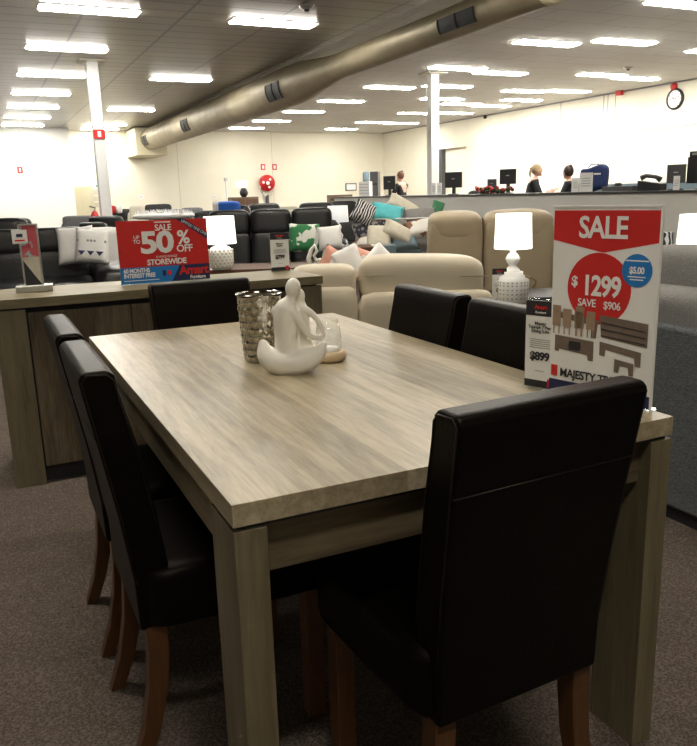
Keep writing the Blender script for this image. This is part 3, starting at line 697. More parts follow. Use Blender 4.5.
p = at_d(115, 209.5, 18.4); o = B().sq((0, 0, 0), (.10, .15, .10), 4, 6).build('folded_cloth', 'redp', None, smooth=True); o.location = (p.x-.04, p.y+.28, 1.0); tag(o, 'red folded cloth on a far dark armchair', 'cloth')
o = B().sq((.17, 0, 0), (.08, .15, .10), 4, 6).build('white_half', 'whitec', o, smooth=True)
# white round top left of the red sign
p = at_d(104, 225, 8.6); t = thing('ottoman', 'white rounded ottoman left of the red sign, behind the left sofa', 'ottoman', (p.x, p.y+.3, 0)); B().sq((0, 0, .5), (.34, .34, .42), 4, 8).build('body', 'whitec', t, smooth=True); B().box(-.2, .2, -.2, .2, 0, .1).build('foot', 'black', t)
# low brown table with lamp, carving and teal vase
a_, b_ = at_d(182, 272, 6.9), at_d(345, 262, 6.9); mid = (a_+b_)/2; L_ = (b_-a_).length; zt = .60
ct = thing('coffee_table', 'long reddish brown low table behind the sideboard', 'table', (mid.x, mid.y+.1, 0), math.atan2(b_.y-a_.y, b_.x-a_.x))
B().box(-L_/2-.1, L_/2, -.30, .30, zt-.08, zt).build('tabletop', 'brown', ct, .006)
for sx in (-1, 1):
    for sy in (-1, 1): B().box(sx*(L_/2-.12)-.04, sx*(L_/2-.12)+.04, sy*.24-.04, sy*.24+.04, 0, zt-.08).build('leg', 'brown', ct, .004)
B().box(-L_/2+.05, L_/2-.1, -.25, .25, .15, .18).build('lower_shelf', 'brown', ct)
def table_lamp(label, loc, kind, sh_r, sh_h, base_h, m_shade='shade'):
    t = thing('table_lamp', label, 'lamp', loc)
    if kind == 'drum':
        B().lathe([(0, 0), (.075, 0), (.095, .02), (.108, base_h*.35), (.108, base_h*.6), (.085, base_h*.85), (.045, base_h*.93), (.02, base_h*.97), (.02, base_h+.03), (0, base_h+.03)], 28).build('base', 'wcer', t, smooth=True)
        s = B()
        for r_ in range(6):
            for k in range(18):
                a = 2*PI*(k+.5*(r_ % 2))/18; z = base_h*(.15+.12*r_); s.sq((0, 0, 0), (.004, .011, .011), 3, 1, Matrix.Translation((.107*math.cos(a), .107*math.sin(a), z)) @ Matrix.Rotation(a, 4, 'Z'))
        s.build('relief_pattern', 'cream', t)
    else:
        B().lathe([(0, 0), (.07, 0), (.075, .015), (.03, .03), (.018, .05), (.05, .09), (.062, .13), (.04, .17), (.022, .19), (.038, .215), (.045, .235), (.030, .26), (.015, .275), (.026, .29), (.012, .31), (.012, base_h+.02), (0, base_h+.02)], 28).build('base', 'glass' if kind == 'glass' else kind, t, smooth=True)
    B().lathe([(sh_r*.93, base_h+sh_h), (sh_r, base_h), (sh_r*.985, base_h), (sh_r*.915, base_h+sh_h)], 36).build('lamp_shade', m_shade, t, smooth=True)
    B().lathe([(0, base_h+.06), (.022, base_h+.07), (.028, base_h+.10), (.02, base_h+.13), (0, base_h+.14)], 14).build('bulb', 'shade', t, smooth=True)
    return t
p = at_d(222, 271, 6.75); table_lamp('white table lamp with round textured base and bright drum shade, behind the red sign', (p.x, p.y, zt), 'drum', .142, .235, .225)
p = at_d(314, 262, 6.7)
t = thing('carving', 'white pierced loop carving on the brown low table', 'ornament', (p.x, p.y, zt), -.4)
o = B().tube([(-.03, 0, .01), (-.045, 0, .08), (-.02, 0, .15), (.01, 0, .19), (.03, 0, .14), (.0, 0, .10), (.02, 0, .06), (.045, 0, .07), (.045, 0, .02)], [.02, .022, .018, .018, .016, .015, .016, .02, .02], 10); o.sq((0, 0, .015), (.06, .03, .015), 3, 4); o.build('loops', 'ceramic', t, smooth=True)
p = at_d(328, 262, 6.7); o = B().lathe([(0, 0), (.038, 0), (.05, .03), (.052, .09), (.04, .135), (.025, .15), (.028, .165), (.02, .165), (.018, .15), (0, .14)], 24).build('vase', 'teal', None, smooth=True); o.location = (p.x, p.y, zt); tag(o, 'small teal green vase on the brown low table', 'vase')
# pillows on the recliner sofa
p = at_d(304, 238, 7.85); pillow('green palm leaf print cushion on the black recliner sofa', (p.x, p.y, p.z), (.32, .30), 'leaf', -.42, -.2, .05)
p = at_d(330, 238, 7.75); pillow('white tufted cushion at the right end of the black recliner sofa', (p.x, p.y, p.z), (.25, .25), 'whitec', -.42, -.2, -.08)
# lamp with white shade beyond the sofa, on a side table
p = at_d(338, 222, 9.6)
def side_table(label, x, y, z, s, m='black', name='side_table'):
    t = thing(name, label, 'table', (x, y, 0), -.42); B().box(-s, s, -s, s, z-.035, z).build('tabletop', m, t, .004)
    for sx in (-1, 1):
        for sy in (-1, 1): B().box(sx*(s-.03)-.02, sx*(s-.03)+.02, sy*(s-.03)-.02, sy*(s-.03)+.02, 0, z-.035).build('leg', m, t)
    return t
side_table('dark side table under the white shaded lamp beyond the recliner sofa', p.x, p.y, .58, .2)
table_lamp('table lamp with a plain white drum shade right of the black recliner sofa', (p.x, p.y, .58), 'wcer', .135, .20, p.z-.58, 'shade2')
p = at_d(366, 262, 7.2)
t = thing('side_table', 'red brown block side table left of the wire basket', 'table', (p.x, p.y, 0), -.4); B().box(-.06, .06, -.2, .2, .70, .74).build('tabletop', 'brown', t, .005); B().box(-.055, -.015, -.2, .2, 0, .70).build('side_panel', 'brown', t, .004); B().box(.015, .055, -.2, .2, 0, .70).build('side_panel', 'brown', t, .004)
# ============================================================ BEIGE SOFA, RECLINER
A0 = math.radians(-25)
p = at_d(398, 300, 4.42)
E_ = thing('sofa', 'beige leather sofa seen from behind, past the right dining chairs', 'sofa', (p.x, p.y, 0), A0)   # local y = away from us, back panel at y = -.1
sx0, smid, sx1 = -.62, -.235, .55
B().box(sx0, sx1-.02, -.08, .80, .05, .40).build('frame', 'beige', E_, .03, 3)
B().box(sx0+.05, sx1-.05, 0, .75, 0, .05).build('base', 'black', E_)
B().sq(((sx0+smid)/2, -.03, .38), ((smid-sx0)/2, .10, .33), 10, 8).build('back_panel', 'beige', E_, smooth=True)
B().sq(((smid+sx1)/2, -.03, .36), ((sx1-smid)/2-.003, .10, .31), 10, 8).build('back_panel', 'beige', E_, smooth=True)
B().sq(((sx0+smid)/2, .06, .70), ((smid-sx0)/2-.005, .14, .125), 5, 8, Matrix.Translation((0, -.01, 0))).build('back_cushion', 'beige', E_, smooth=True)
q = B(); q.sq((0, 0, 0), ((sx1-smid)/2-.03, .17, .145), 4.6, 12, Matrix.Translation(((smid+sx1)/2-.02, .10, .72)) @ Matrix.Rotation(.03, 4, 'Y')); cu_ = q.build('back_cushion', 'beige', E_, smooth=True)
sm2 = B(); pts = []
for k in range(25):
    a = PI*k/24*2; pass
sm2.tube([(smid+.045+.02*0+i*.0335, -.063+.004*math.sin(i), .765-.001*i) for i in range(22)], .0035, 5); sm2.build('seam', 'taupe', cu_, smooth=True)
for a, c in ((sx0+.02, smid), (smid, sx1-.16)): B().sq(((a+c)/2, .42, .45), ((c-a)/2-.004, .37, .10), 5, 8).build('seat_cushion', 'beige', E_, smooth=True)
B().sq((sx1-.10, .36, .36), (.10, .46, .24), 5, 8).build('armrest', 'beige', E_, smooth=True)
for i, (x, y, dd, m, l, rr) in enumerate([(333, 268, 4.95, 'pinkc', 'pink and white cushion at the left of the row on the beige sofa', .5), (349, 266, 4.9, 'whitec', 'white cushion, second from left on the beige sofa', -.4), (362, 268, 4.95, 'pinkc', 'pink cushion in the middle of the pile on the beige sofa', .35), (378, 266, 4.9, 'whitec', 'white peaked cushion right of the pink ones on the beige sofa', .78)]):
    p = at_d(x, y, dd); o = pillow(l, (p.x, p.y, p.z+.015), (.19, .22), m, A0, -.15, rr, group='pink and white cushions on the beige sofa')
    if i % 2 == 0:
        k = B().pillow(.15, .18, .12).build('white_panel', 'whitec', o, smooth=True); k.location = (.02, -.012, 0)
for x, y, l in ((396, 271, 'white cushion corner in front of the beige sofa top, left one'), (415, 270, 'white cushion corner poking over the beige sofa, right one')):
    p = at_d(x, y, 4.95); pillow(l, (p.x, p.y, p.z-.01), (.13, .13), 'whitec', A0, 0, .75, group='white cushion corners on the beige sofa')
# beige recliner seen from behind
p = at_d(490, 255, 6.3); G_ = thing('recliner_sofa', 'two seat taupe leather recliner sofa seen from behind, by the counter', 'sofa', (p.x, p.y, 0), A0-.05)
for k, (a, c) in enumerate(((-.52, -.07), (-.07, .50))):
    n = B(); mx = Matrix.Translation(((a+c)/2, 0, .12)) @ Matrix.Rotation(.12, 4, 'X')
    n.sq((0, .05, .45), ((c-a)/2-.004, .13, .45), 7, 10, mx); n.build('back_shell', 'taupe', G_, smooth=True)
    n = B(); n.sq((0, .07, .82), ((c-a)/2-.008, .155, .115), 3.6, 9, mx); n.build('head_cushion', 'taupe', G_, smooth=True)
    B().sq(((a+c)/2, .50, .40), ((c-a)/2-.005, .40, .12), 5, 6).build('seat_cushion', 'taupe', G_, smooth=True)
B().box(-.6, .6, .0, .85, .04, .34).build('frame', 'taupe', G_, .03)
for s_ in (-.63, .62): B().sq((s_, .40, .36), (.11, .42, .27), 5, 8).build('armrest', 'taupe', G_, smooth=True)
B().tube([(-.07, -.045, 1.0), (-.065, -.09, .75), (-.06, -.14, .45)], .006, 5).build('seam', 'brown2', G_)
# lamp table
p = at_d(531, 304, 4.9)
side_table('black side table carrying the lit lamp and white lantern', p.x, p.y, .57, .22)
p = at_d(512, 298, 4.75); table_lamp('table lamp with clear stacked base and glowing white drum shade', (p.x, p.y, .57), 'wcer', .115, .21, .295)
p = at_d(513, 302, 4.5)
ln = thing('lantern', 'white pierced lantern with a rope handle in front of the lamp', 'lantern', (p.x, p.y, .57))
B().lathe([(0, 0), (.085, 0), (.092, .01), (.092, .125), (.08, .15), (.055, .163), (.055, .18), (.048, .18), (.048, .16), (.075, .145), (.086, .12), (.086, .012), (0, .01)], 32).build('body', 'wcer', ln, smooth=True)
q = B()
for z in (.03, .055, .08, .105, .122):
    for k in range(22):
        q.sq((0, 0, 0), (.0015, .0055, .0045), 3, 1, Matrix.Rotation(2*PI*k/22, 4, 'Z') @ Matrix.Translation((.0912 if z < .1 else .0915, 0, z)))
q.build('pierced_rows', 'greyink', ln)
B().tube([(.03, -.07, .155), (.06, -.085, .15), (.10, -.08, .13), (.115, -.06, .105), (.10, -.05, .08)], .006, 6).build('rope_handle', 'rope', ln, smooth=True)
p = at_d(499, 298, 4.5); price_card('Lamp', '$79', 'small price card left of the white lantern', (p.x, p.y, .57), A0, .085, .20)
# ============================================================ GREY SOFA AT RIGHT
H_ = thing('sofa', 'charcoal and grey fabric sofa at the right edge beside the table', 'sofa', (1.88, -.9, 0))
B().box(0, .16, 0, 2.5, .055, .73).build('back_panel', 'gfab', H_, .02, 3)
B().box(.03, .95, .03, 2.47, 0, .055).build('base', 'ink', H_)
B().box(.16, .98, 0, 2.5, .055, .38).build('frame', 'gfab', H_, .02)
for sy in (0, 2.32): B().box(.16, .98, sy, sy+.18, .38, .60).build('armrest', 'gfab', H_, .03, 3)
for k in range(2):
    yc = .18+1.07*(k+.5)
    B().sq((.60, yc, .44), (.40, .53, .09), 6, 8).build('seat_cushion', 'gfab', H_, smooth=True)
    B().sq((.17, yc, .76), (.13, .53, .085), 4, 10).build('lumbar_roll', 'gfab2', H_, smooth=True)
    B().sq((.34, yc, .81), (.13, .53, .175), 5, 10, ).build('back_cushion', 'gfab2', H_, smooth=True)
p = at_ax(0, 2.02, 690, 296)
o = pillow('pale pink cushion lying on the grey sofa back', (2.03, .70, .862), (.22, .20), 'pinkc', PI/2, 1.45, 0, th=.05)
# lamp beyond the grey sofa with patterned vase
p = at_d(702, 246, 4.9); side_table('dark side table beyond the grey sofa', p.x-.05, p.y, .60, .28)
table_lamp('glowing white drum lamp at the right edge, beyond the grey sofa', (p.x, p.y, .60), 'wcer', .155, .20, p.z-.60)
p = at_d(667, 246, 5.5); side_table('narrow black stand under the patterned vase', p.x, p.y, .62, .1, name='plant_stand')
o = B().lathe([(0, 0), (.03, 0), (.042, .05), (.045, p.z+.09-.62), (.04, p.z+.10-.62), (.0, p.z+.09-.62)], 20).build('vase', 'bwpat', None, smooth=True); o.location = (p.x, p.y, .62); tag(o, 'black and white patterned vase left of the right edge lamp', 'vase')
# ============================================================ WIRE BASKET OF CUSHIONS
p = at_d(404, 250, 8.1)
WB = thing('wire_basket', 'tall wire basket bin heaped with cushions in front of the counter', 'basket', (p.x, p.y, 0), A0)
w = B(); hw, hd, zb = .42, .30, .96
for z in (.06, .30, .54, .76, zb):
    w.tube([(-hw, -hd, z), (hw, -hd, z), (hw, hd, z), (-hw, hd, z), (-hw, -hd, z)], .005 if z != zb else .008, 5)
for k in range(9):
    x = -hw+2*hw*k/8
    for y in (-hd, hd): w.tube([(x, y, .02), (x, y, zb)], .003 if 0 < k < 8 else .009, 5)
for k in range(1, 6):
    y = -hd+2*hd*k/6
    for x in (-hw, hw): w.tube([(x, y, .02), (x, y, zb)], .003, 5)
w.build('wire_frame', 'metal', WB); B().box(-hw, hw, -hd, hd, .40, .41).build('shelf', 'metal', WB)
CU = [(364, 213, 7.75, .24, .24, 'zebra', .5, 'black and white zebra cushion at the left of the basket'), (367, 229, 7.8, .30, .22, 'specks', -.3, 'dark speckled cushion under the zebra cushion'),
      (387, 214, 7.80, .34, .21, 'turq', .22, 'turquoise cushion on top of the basket'), (403, 207, 8.15, .36, .17, 'cream', .55, 'cream cushion standing at a slant atop the heap'), (420, 216, 8.05, .36, .16, 'gfab2', -.05, 'cream cushion lying at the right of the heap'),
      (391, 226, 7.8, .34, .16, 'specks', .15, 'dark speckled cushion below the turquoise one'), (398, 233, 7.72, .34, .18, 'cream', .5, 'pale cushion slanting across the middle of the basket'), (379, 238, 7.72, .26, .28, 'cream', .05, 'beige cushion upright in the lower left of the basket'),
      (404, 241, 7.75, .28, .22, 'steelblue', -.1, 'blue grey cushion low in the basket'), (420, 229, 7.75, .32, .20, 'furpatch', -.15, 'brown and white patched cushion right in the basket'), (417, 240, 7.8, .36, .18, 'gfab2', .1, 'grey cushion low right in the basket'),
      (367, 243, 7.8, .26, .16, 'furpatch', .1, 'patched fur cushion in the lower left corner of the basket'), (437, 210, 8.1, .13, .20, 'greenc', .35, 'dark green cushion corner at the right of the basket'), (398, 248, 7.8, .50, .16, 'steelblue', 0, 'pale blue cushion at the bottom of the heap'),
      (385, 220, 8.0, .46, .24, 'gfab3', -.1, 'dark grey cushion in the middle of the heap')]
for x, y, dd, a, c, m, rl, l in CU:
    p = at_d(x, y, dd); pillow(l, p, (a, c), m, A0, -.5, rl, group='cushions heaped in the wire basket', th=.15)
for x, m, l in ((372, 'wcer', 'white box on the floor stack left of the pale blue box'), (386, 'steelblue', 'pale blue box under the cushion basket')):
    p = at_d(x, 249, 7.45); o = B().box(-.09, .09, -.08, .08, 0, p.z+.04).build('storage_box', m, None, .006); o.location = (p.x, p.y, 0); o.rotation_euler = (0, 0, A0); tag(o, l, 'box')
# ============================================================ COUNTER
CX = 8.0
ct = thing('service_counter', 'long grey service counter with a black top across the right half', 'counter', (CX, 0, 0))
B().box(0, .05, 4.6, 17.2, 0, 1.115).build('front_panel', 'counterp', ct)
B().box(-.04, .50, 4.6, 17.3, 1.115, 1.148).build('counter_top', 'ctop', ct, .004)
B().box(.05, .45, 17.1, 17.2, 0, 1.115).build('end_panel', 'counterp', ct); B().box(.05, .45, 4.6, 4.7, 0, 1.115).build('end_panel', 'counterp', ct)
B().box(-.004, 0, 4.6, 17.2, 0, .12).build('kick_board', 'dark', ct)
CT = 1.148
def on_counter(px, py, X=8.45): q = at_ax(0, X, px, py); return q
def monitor(label, y, w, h, top, rz, X=8.26, m='black'):
    t = thing('monitor', label, 'monitor', (X, y, CT), rz)
    B().box(-w/2, w/2, -.02, .02, top-h, top).build('screen_back', m, t, .006); B().box(-.03, .03, 0.0, .05, .01, top-h*.4).build('stand', 'black', t); B().lathe([(0, 0), (.11, 0), (.10, .015), (0, .02)], 20).build('base', 'black', t)
    B().box(-.03, .03, -.022, -.02, top-h*.45, top-h*.4).build('maker_badge', 'metal', t)
    return t
RZ = -1.0
monitor('black monitor back by the far end of the counter', 14.7, .30, .30, .44, RZ)
monitor('black monitor back right of the far column foot', 12.05, .36, .30, .43, RZ)
monitor('black monitor back tilted above the red tinsel', 10.3, .30, .26, .42, RZ)
monitor('smaller grey monitor left of the tinsel monitor', 10.62, .17, .18, .26, RZ, 8.15, 'dark')
monitor('wide black monitor at the right end of the counter', 6.22, .46, .34, .42, -1.3, 8.34)
monitor('grey screen back at the right end of the counter, left of the wide one', 6.50, .24, .24, .33, -1.2, 8.14, 'dark')
t = thing('printer', 'flat black device on top at the right counter end', 'printer', (8.36, 6.20, CT+.42), -1.3); B().box(-.24, .24, -.03, .16, .0, .07).build('body', 'black', t, .01); B().box(-.2, .2, -.034, -.03, .02, .05).build('front_strip', 'metal', t)
t = thing('telephone', 'black desk telephone left of the right end monitors', 'telephone', (8.2, 6.95, CT), -1.2)
B().prism([(-.16, 0), (.16, 0), (.16, .09), (-.16, .14)], -.14, .1).build('body', 'black', t, .008); B().tube([(-.13, -.08, .17), (-.06, -.08, .20), (.07, -.08, .18), (.14, -.08, .14)], [.04, .028, .028, .04], 8).build('handset', 'dark', t, smooth=True)
t = thing('desk_tray', 'low black tray on the counter left of the telephone', 'tray', (8.3, 7.6, CT), PI/2); B().box(-.3, .3, -.12, .12, 0, .07).build('tray', 'dark', t, .006); B().sq((.1, 0, .09), (.05, .05, .03), 3, 4).build('stapler', 'black', t, smooth=True)
def paper_stand(label, px0, py0, px1, py1, X=8.06, m='paper', gr='paper stands on the counter'):
    a, c = at_ax(0, X, px0, py0), at_ax(0, X, px1, py0); hh = a.z-CT; wd = max(.06, (px1-px0)/FPX*((a-CAM).dot(fw)))
    t = thing('paper_stand', label, 'sign', ((a.x+c.x)/2, (a.y+c.y)/2, CT), -.95, gr)
    B().box(-wd/2, wd/2, -.003, .003, 0, hh).build('sheet', m, t); B().box(-wd/2, wd/2, -.03, .03, 0, .006).build('foot', 'acrylic', t)
    b = B()
    for k in range(4): b.box(-wd*.33, wd*.33, -.0045, -.003, hh*(.3+.13*k), hh*(.33+.13*k))
    b.build('printed_lines', 'greyink', t); return t
paper_stand('white paper stand at the foot of the far column, left one', 431, 183, 436, 195); paper_stand('white and pink paper stand at the foot of the far column, right one', 437, 183, 442, 195)
paper_stand('narrow white paper stand in front of the dark haired staff member', 572, 178, 579, 192); paper_stand('white paper notice before the navy bag', 580, 173, 593, 192)
paper_stand('white card standing before the grey screen at the right end', 674, 176, 680, 188)
# navy bag
p = at_ax(0, 8.36, 594, 190)
t = thing('bag', 'large navy blue cloth bag standing on the counter', 'bag', (p.x, p.y, CT), RZ)
b = B(); b.sq((0, 0, .19), (.19, .12, .19), 5, 8)
for v in b.b.verts: v.co.x *= 1+.35*(v.co.z); v.co.z += .03*math.sin(v.co.x*14)
b.build('body', 'bluebag', t, smooth=True); B().box(.02, .12, -.128, -.118, .25, .275).build('white_mark', 'paper', t)
B().tube([(-.1, 0, .36), (-.06, 0, .41), (.05, 0, .41), (.1, 0, .36)], .01, 6).build('handle', 'bluebag', t)
# tinsel
t = thing('tinsel_garland', 'red and green tinsel garland heaped on the counter', 'garland', (8.16, 10.65, CT))
b = B()
for k in range(34): b.sq((random.uniform(-.07, .07), random.uniform(-.6, .38), random.uniform(.03, .10)), (random.uniform(.03, .05),)*3, 2, 3)
b.build('strands', 'bauble', t, smooth=True)
b = B()
for k in range(12): b.sq((random.uniform(-.10, -.04), random.uniform(-.2, .38), random.uniform(.03, .13)), (.028,)*3, 2, 4)
b.build('baubles', 'redp', t, smooth=True)
# far end equipment
for (px0, px1, top, m, l, n) in ((360, 371, 182, 'wcer', 'white slotted paper rack at the far end of the counter', 'paper_rack'), (371, 379, 172, 'dark', 'tall dark grey cabinet behind the far end of the counter', 'cabinet'), (362, 370, 172, 'steelblue', 'pale blue water bottle cooler at the far counter end', 'water_cooler')):
    X = {'paper_rack': 8.2, 'cabinet': 9.4, 'water_cooler': 9.5}[n]; q0, q1 = at_ax(0, X, px0, top), at_ax(0, X, px1, top)
    wd = (px1-px0)/FPX*((q0-CAM).dot(fw)); cx, cy = (q0.x+q1.x)/2, (q0.y+q1.y)/2; z0 = CT if n == 'paper_rack' else 0
    t = thing(n, l, n.replace('_', ' '), (cx, cy, z0), -.7); top_z = q0.z-z0
    if n == 'water_cooler':
        B().box(-wd/2, wd/2, -.15, .15, 0, top_z-.35).build('body', 'wcer', t, .02); B().lathe([(0, top_z-.35), (.08, top_z-.35), (wd/2-.02, top_z-.28), (wd/2-.02, top_z-.03), (wd/2-.06, top_z), (0, top_z)], 20).build('bottle', 'steelblue', t, smooth=True)
    else:
        B().box(-wd/2, wd/2, -.15, .15, 0, top_z).build('body', m, t, .01)
        b = B(); [b.box(-wd/2+.02, wd/2-.02, -.154, -.15, top_z*(.2+.2*k), top_z*(.23+.2*k)) for k in range(4)]; b.build('slots', 'greyink' if n == 'paper_rack' else 'black', t)
t = thing('cabinet', 'brown low cabinet left of the far counter end', 'cabinet', (*(at_ax(2, 1.3, 338, 192) if 0 else at_d(344, 200, 21.5)).to_tuple()[:2], 0), -.2); B().box(-.45, .2, -.2, .2, 0, 1.20).build('body', 'brown2', t, .006); B().box(-.43, .18, -.206, -.2, .1, 1.1).build('door', 'brown', t)
t = thing('small_notice', 'small dark framed notice on the back wall above the brown cabinet', 'notice', (*at_ax(1, BW-.02, 351, 187).to_tuple()[:2], at_ax(1, BW-.02, 351, 187).z)); B().box(-.25, .25, -.01, .01, -.15, .15).build('frame', 'dark', t); B().box(-.21, .21, -.014, -.01, -.11, .11).build('sheet', 'paper', t)
# office chair tops behind counter
for px, X in ((476, 9.3),):
    q = at_ax(0, X, px, 192); t = thing('office_chair', 'black rounded office chair top behind the counter, left of the tinsel', 'chair', (q.x, q.y, 0), -1)
    B().sq((0, 0, 1.03), (.2, .05, .19), 3, 6).build('backrest', 'black', t, smooth=True); B().sq((0, -.22, .52), (.22, .22, .05), 4, 6).build('seat', 'black', t, smooth=True); B().tube([(0, -.2, .03), (0, -.2, .5)], .03).build('post', 'metal', t)
    b = B(); [b.tube([(0, -.2, .08), (.28*math.cos(k*1.257), -.2+.28*math.sin(k*1.257), .03)], .02, 6) for k in range(5)]; b.build('foot_star', 'black', t); B().tube([(0, -.2, .5), (0, .03, .55), (0, .03, .9)], .015).build('back_bar', 'black', t)
# paper trays on desk
t = thing('back_desk', 'white desk ledge behind the counter between the staff', 'desk', (10.35, 8.2, 0)); B().box(-.25, .25, -1.6, 2.6, 1.12, 1.19).build('desk_top', 'wcer', t); B().box(-.2, .2, -1.5, -1.4, 0, 1.12).build('leg_panel', 'wcer', t); B().box(-.2, .2, 2.4, 2.5, 0, 1.12).build('leg_panel', 'wcer', t)
B().box(-.26, -.25, -1.6, 2.6, 1.12, 1.26).build('dark_edge', 'steelblue', t)
# ============================================================ WALL THINGS
p = at_ax(0, RW-.03, 675, 99)
t = thing('wall_clock', 'round white wall clock with a black rim high on the right wall', 'clock', p); B().lathe([(.20, .03), (.24, .03), (.25, 0), (.24, -.03), (.20, -.03)], 36, axis='x').build('rim', 'black', t, smooth=True)
B().lathe([(0, -.012), (.205, -.012), (.205, 0), (0, 0)], 36, axis='x').build('dial', 'paper', t)
b = B(); b.box(-.018, -.014, -.006, .006, 0, .15, Matrix.Rotation(math.radians(70), 4, 'X')); b.build('hand', 'ink', t); b = B(); b.box(-.018, -.014, -.008, .008, 0, .10, Matrix.Rotation(math.radians(-65), 4, 'X')); b.build('hand', 'ink', t)
b = B()
for k in range(12): b.box(-.016, -.013, -.006, .006, .16, .19, Matrix.Rotation(k*PI/6, 4, 'X'))
b.build('hour_marks', 'ink', t)
p = at_ax(0, RW-.03, 674, 86.5); o = B().lathe([(0, -.06), (.05, -.05), (.085, -.03), (.09, .03)], 24, axis='x').build('fire_bell', 'redp', None, smooth=True); o.location = p; tag(o, 'red round fire bell above the wall clock', 'bell')
p = at_ax(2, CZ, 656, 92); o = B().box(-.06, .06, -.09, .09, -.12, -.002).build('alarm_box', 'redp', None, .01); o.location = (RW-.15, p.y, CZ); tag(o, 'small dark red box at the ceiling edge left of the clock', 'alarm')
p = at_ax(0, RW-.05, 485, 117); o = B().sq((0, 0, 0), (.05, .06, .06), 2.5, 5).build('wall_sensor', 'black', None, smooth=True); o.location = p; tag(o, 'small black sensor high on the right wall', 'sensor')
# hose reel
p = at_ax(1, BW-.15, 267, 183)
t = thing('fire_hose_reel', 'round red fire hose reel on the back wall', 'hose reel', p)
B().lathe([(.0, -.10), (.08, -.10), (.08, -.08), (.30, -.08), (.31, -.06), (.31, .06), (.30, .08), (0, .08)], 36, axis='y').build('reel', 'redp', t, smooth=True)
B().lathe([(0, -.115), (.07, -.115), (.07, -.10)], 20, axis='y').build('hub', 'wcer', t)
b = B()
for k in range(3):
    a = k*2.094-1.2; b.lathe([(0, -.084), (.05, -.084), (.05, -.08)], 14, (.17*math.cos(a), 0, .17*math.sin(a)), 'y')
b.build('holes', 'paper', t)
B().tube([(-.30, 0, -.1), (-.25, 0, -.35), (-.05, 0, -.50), (.15, 0, -.45), (.25, 0, -.25)], .02, 8).build('hose', 'metal', t, smooth=True); B().box(-.04, .04, -.02, .14, -1.1, -.45).build('pipe', 'dark', t)
for x, l in ((263, 'small red notice plate left above the fire hose reel'), (274.5, 'small red notice plate right above the fire hose reel')):
    p = at_ax(1, BW-.012, x, 167); t = thing('notice_plate', l, 'sign', p); B().box(-.09, .09, -.01, .01, -.11, .11).build('plate', 'red', t); B().box(-.045, .045, -.013, -.01, -.07, .06).build('pictogram', 'paper', t)
p = at_ax(1, BW-.9-.012, 20, 170); t = thing('notice_plate', 'tiny red exit plate on the bright far left wall', 'sign', p); B().box(-.08, .08, -.01, .01, -.10, .10).build('plate', 'red', t); B().box(-.03, .03, -.013, -.01, -.06, .06).build('pictogram', 'paper', t)
# brown cabinet with black lamp by the back wall
p = at_ax(1, 23.5, 245, 197)
t = thing('cabinet', 'mid brown cabinet by the back wall carrying a black lamp', 'cabinet', (p.x, 23.7, 0)); B().box(-.46, .46, -.22, .22, 0, p.z).build('body', 'brown2', t, .008); [B().box(x0, x0+.42, -.23, -.22, .1, p.z-.06).build('door', 'brown', t) for x0 in (-.43, .01)]
t2 = thing('table_lamp', 'black bulbous lamp with a small white shade on the brown cabinet', 'lamp', (p.x, 23.6, p.z)); B().lathe([(0, 0), (.07, 0), (.13, .08), (.14, .15), (.10, .25), (.05, .29), (0, .29)], 24).build('base', 'black', t2, smooth=True); B().lathe([(.20, .30), (.17, .52), (.165, .52), (.195, .30)], 28, (-.06, 0, 0)).build('lamp_shade', 'shade2', t2, smooth=True)
p = at_ax(1, 24, 227, 200); t = thing('floor_lamp', 'slim white pole stand left of the brown cabinet', 'stand', (p.x, 24, 0)); B().tube([(0, 0, .02), (0, 0, 1.78)], .025).build('pole', 'wcer', t); B().lathe([(0, 0), (.15, 0), (.15, .02), (0, .03)], 20).build('base', 'wcer', t); B().box(-.05, .05, -.04, .04, 1.74, 1.84).build('head', 'metal', t)
# electrical cabinet
p0, p1 = at_ax(1, BW-.16, 71, 188), at_ax(1, BW-.16, 88, 188)
t = thing('electrical_cabinet', 'pale cream metal cabinet on the far wall left of the column', 'cabinet', (3.12, BW-.16, 0)); B().box(-.33, .30, -.12, .15, .2, 1.72).build('body', 'ebox', t, .01); B().box(-.31, -.01, -.13, -.12, .25, 1.67).build('door', 'ebox', t, .004); B().box(.01, .27, -.13, -.12, .25, 1.67).build('door', 'ebox', t, .004); B().box(-.05, -.03, -.15, -.13, .9, 1.05).build('handle', 'metal', t)
b = B()
t3 = thing('notice_board', 'column of small notices beside the cream metal cabinet', 'notice', (3.12+.52, BW-.03, 1.0)); [B().box(-.14, .14, -.01, .02, .22*k, .22*k+.16).build('notice', 'cream' if k < 3 else 'wcer', t3) for k in range(4)]; B().box(-.04, .04, -.014, -.01, .71, .77).build('green_mark', 'greenc', t3)
p = at_d(97, 212, 13.6); t = thing('fire_extinguisher', 'red fire extinguisher with a yellow tag left of the column', 'extinguisher', (1.60, 13.55, .60)); B().lathe([(0, 0), (.07, 0), (.075, .02), (.075, .36), (.05, .42), (.02, .45), (0, .45)], 20).build('cylinder', 'redp', t, smooth=True); B().tube([(0, 0, .44), (.02, 0, .50), (-.08, 0, .53)], .012, 6).build('handle', 'black', t); B().box(-.05, .05, -.085, -.077, .15, .3).build('label_plate', 'yellow', t)
B().box(-.03, .14, .02, .06, .15, .2).build('wall_bracket', 'black', t)
# outlets on back wall
for x, l in ((141, 'small double socket plate low on the back wall, left'), (214, 'small socket plate low on the back wall, right')):
    p = at_ax(1, BW-.008, x, 197); t = thing('socket_plate', l, 'socket', p); B().box(-.09, .09, -.008, .007, -.06, .06).build('plate', 'wcer', t, .004); B().box(-.05, -.02, -.011, -.008, -.02, .02).build('socket', 'greyink', t); B().box(.02, .05, -.011, -.008, -.02, .02).build('socket', 'greyink', t)
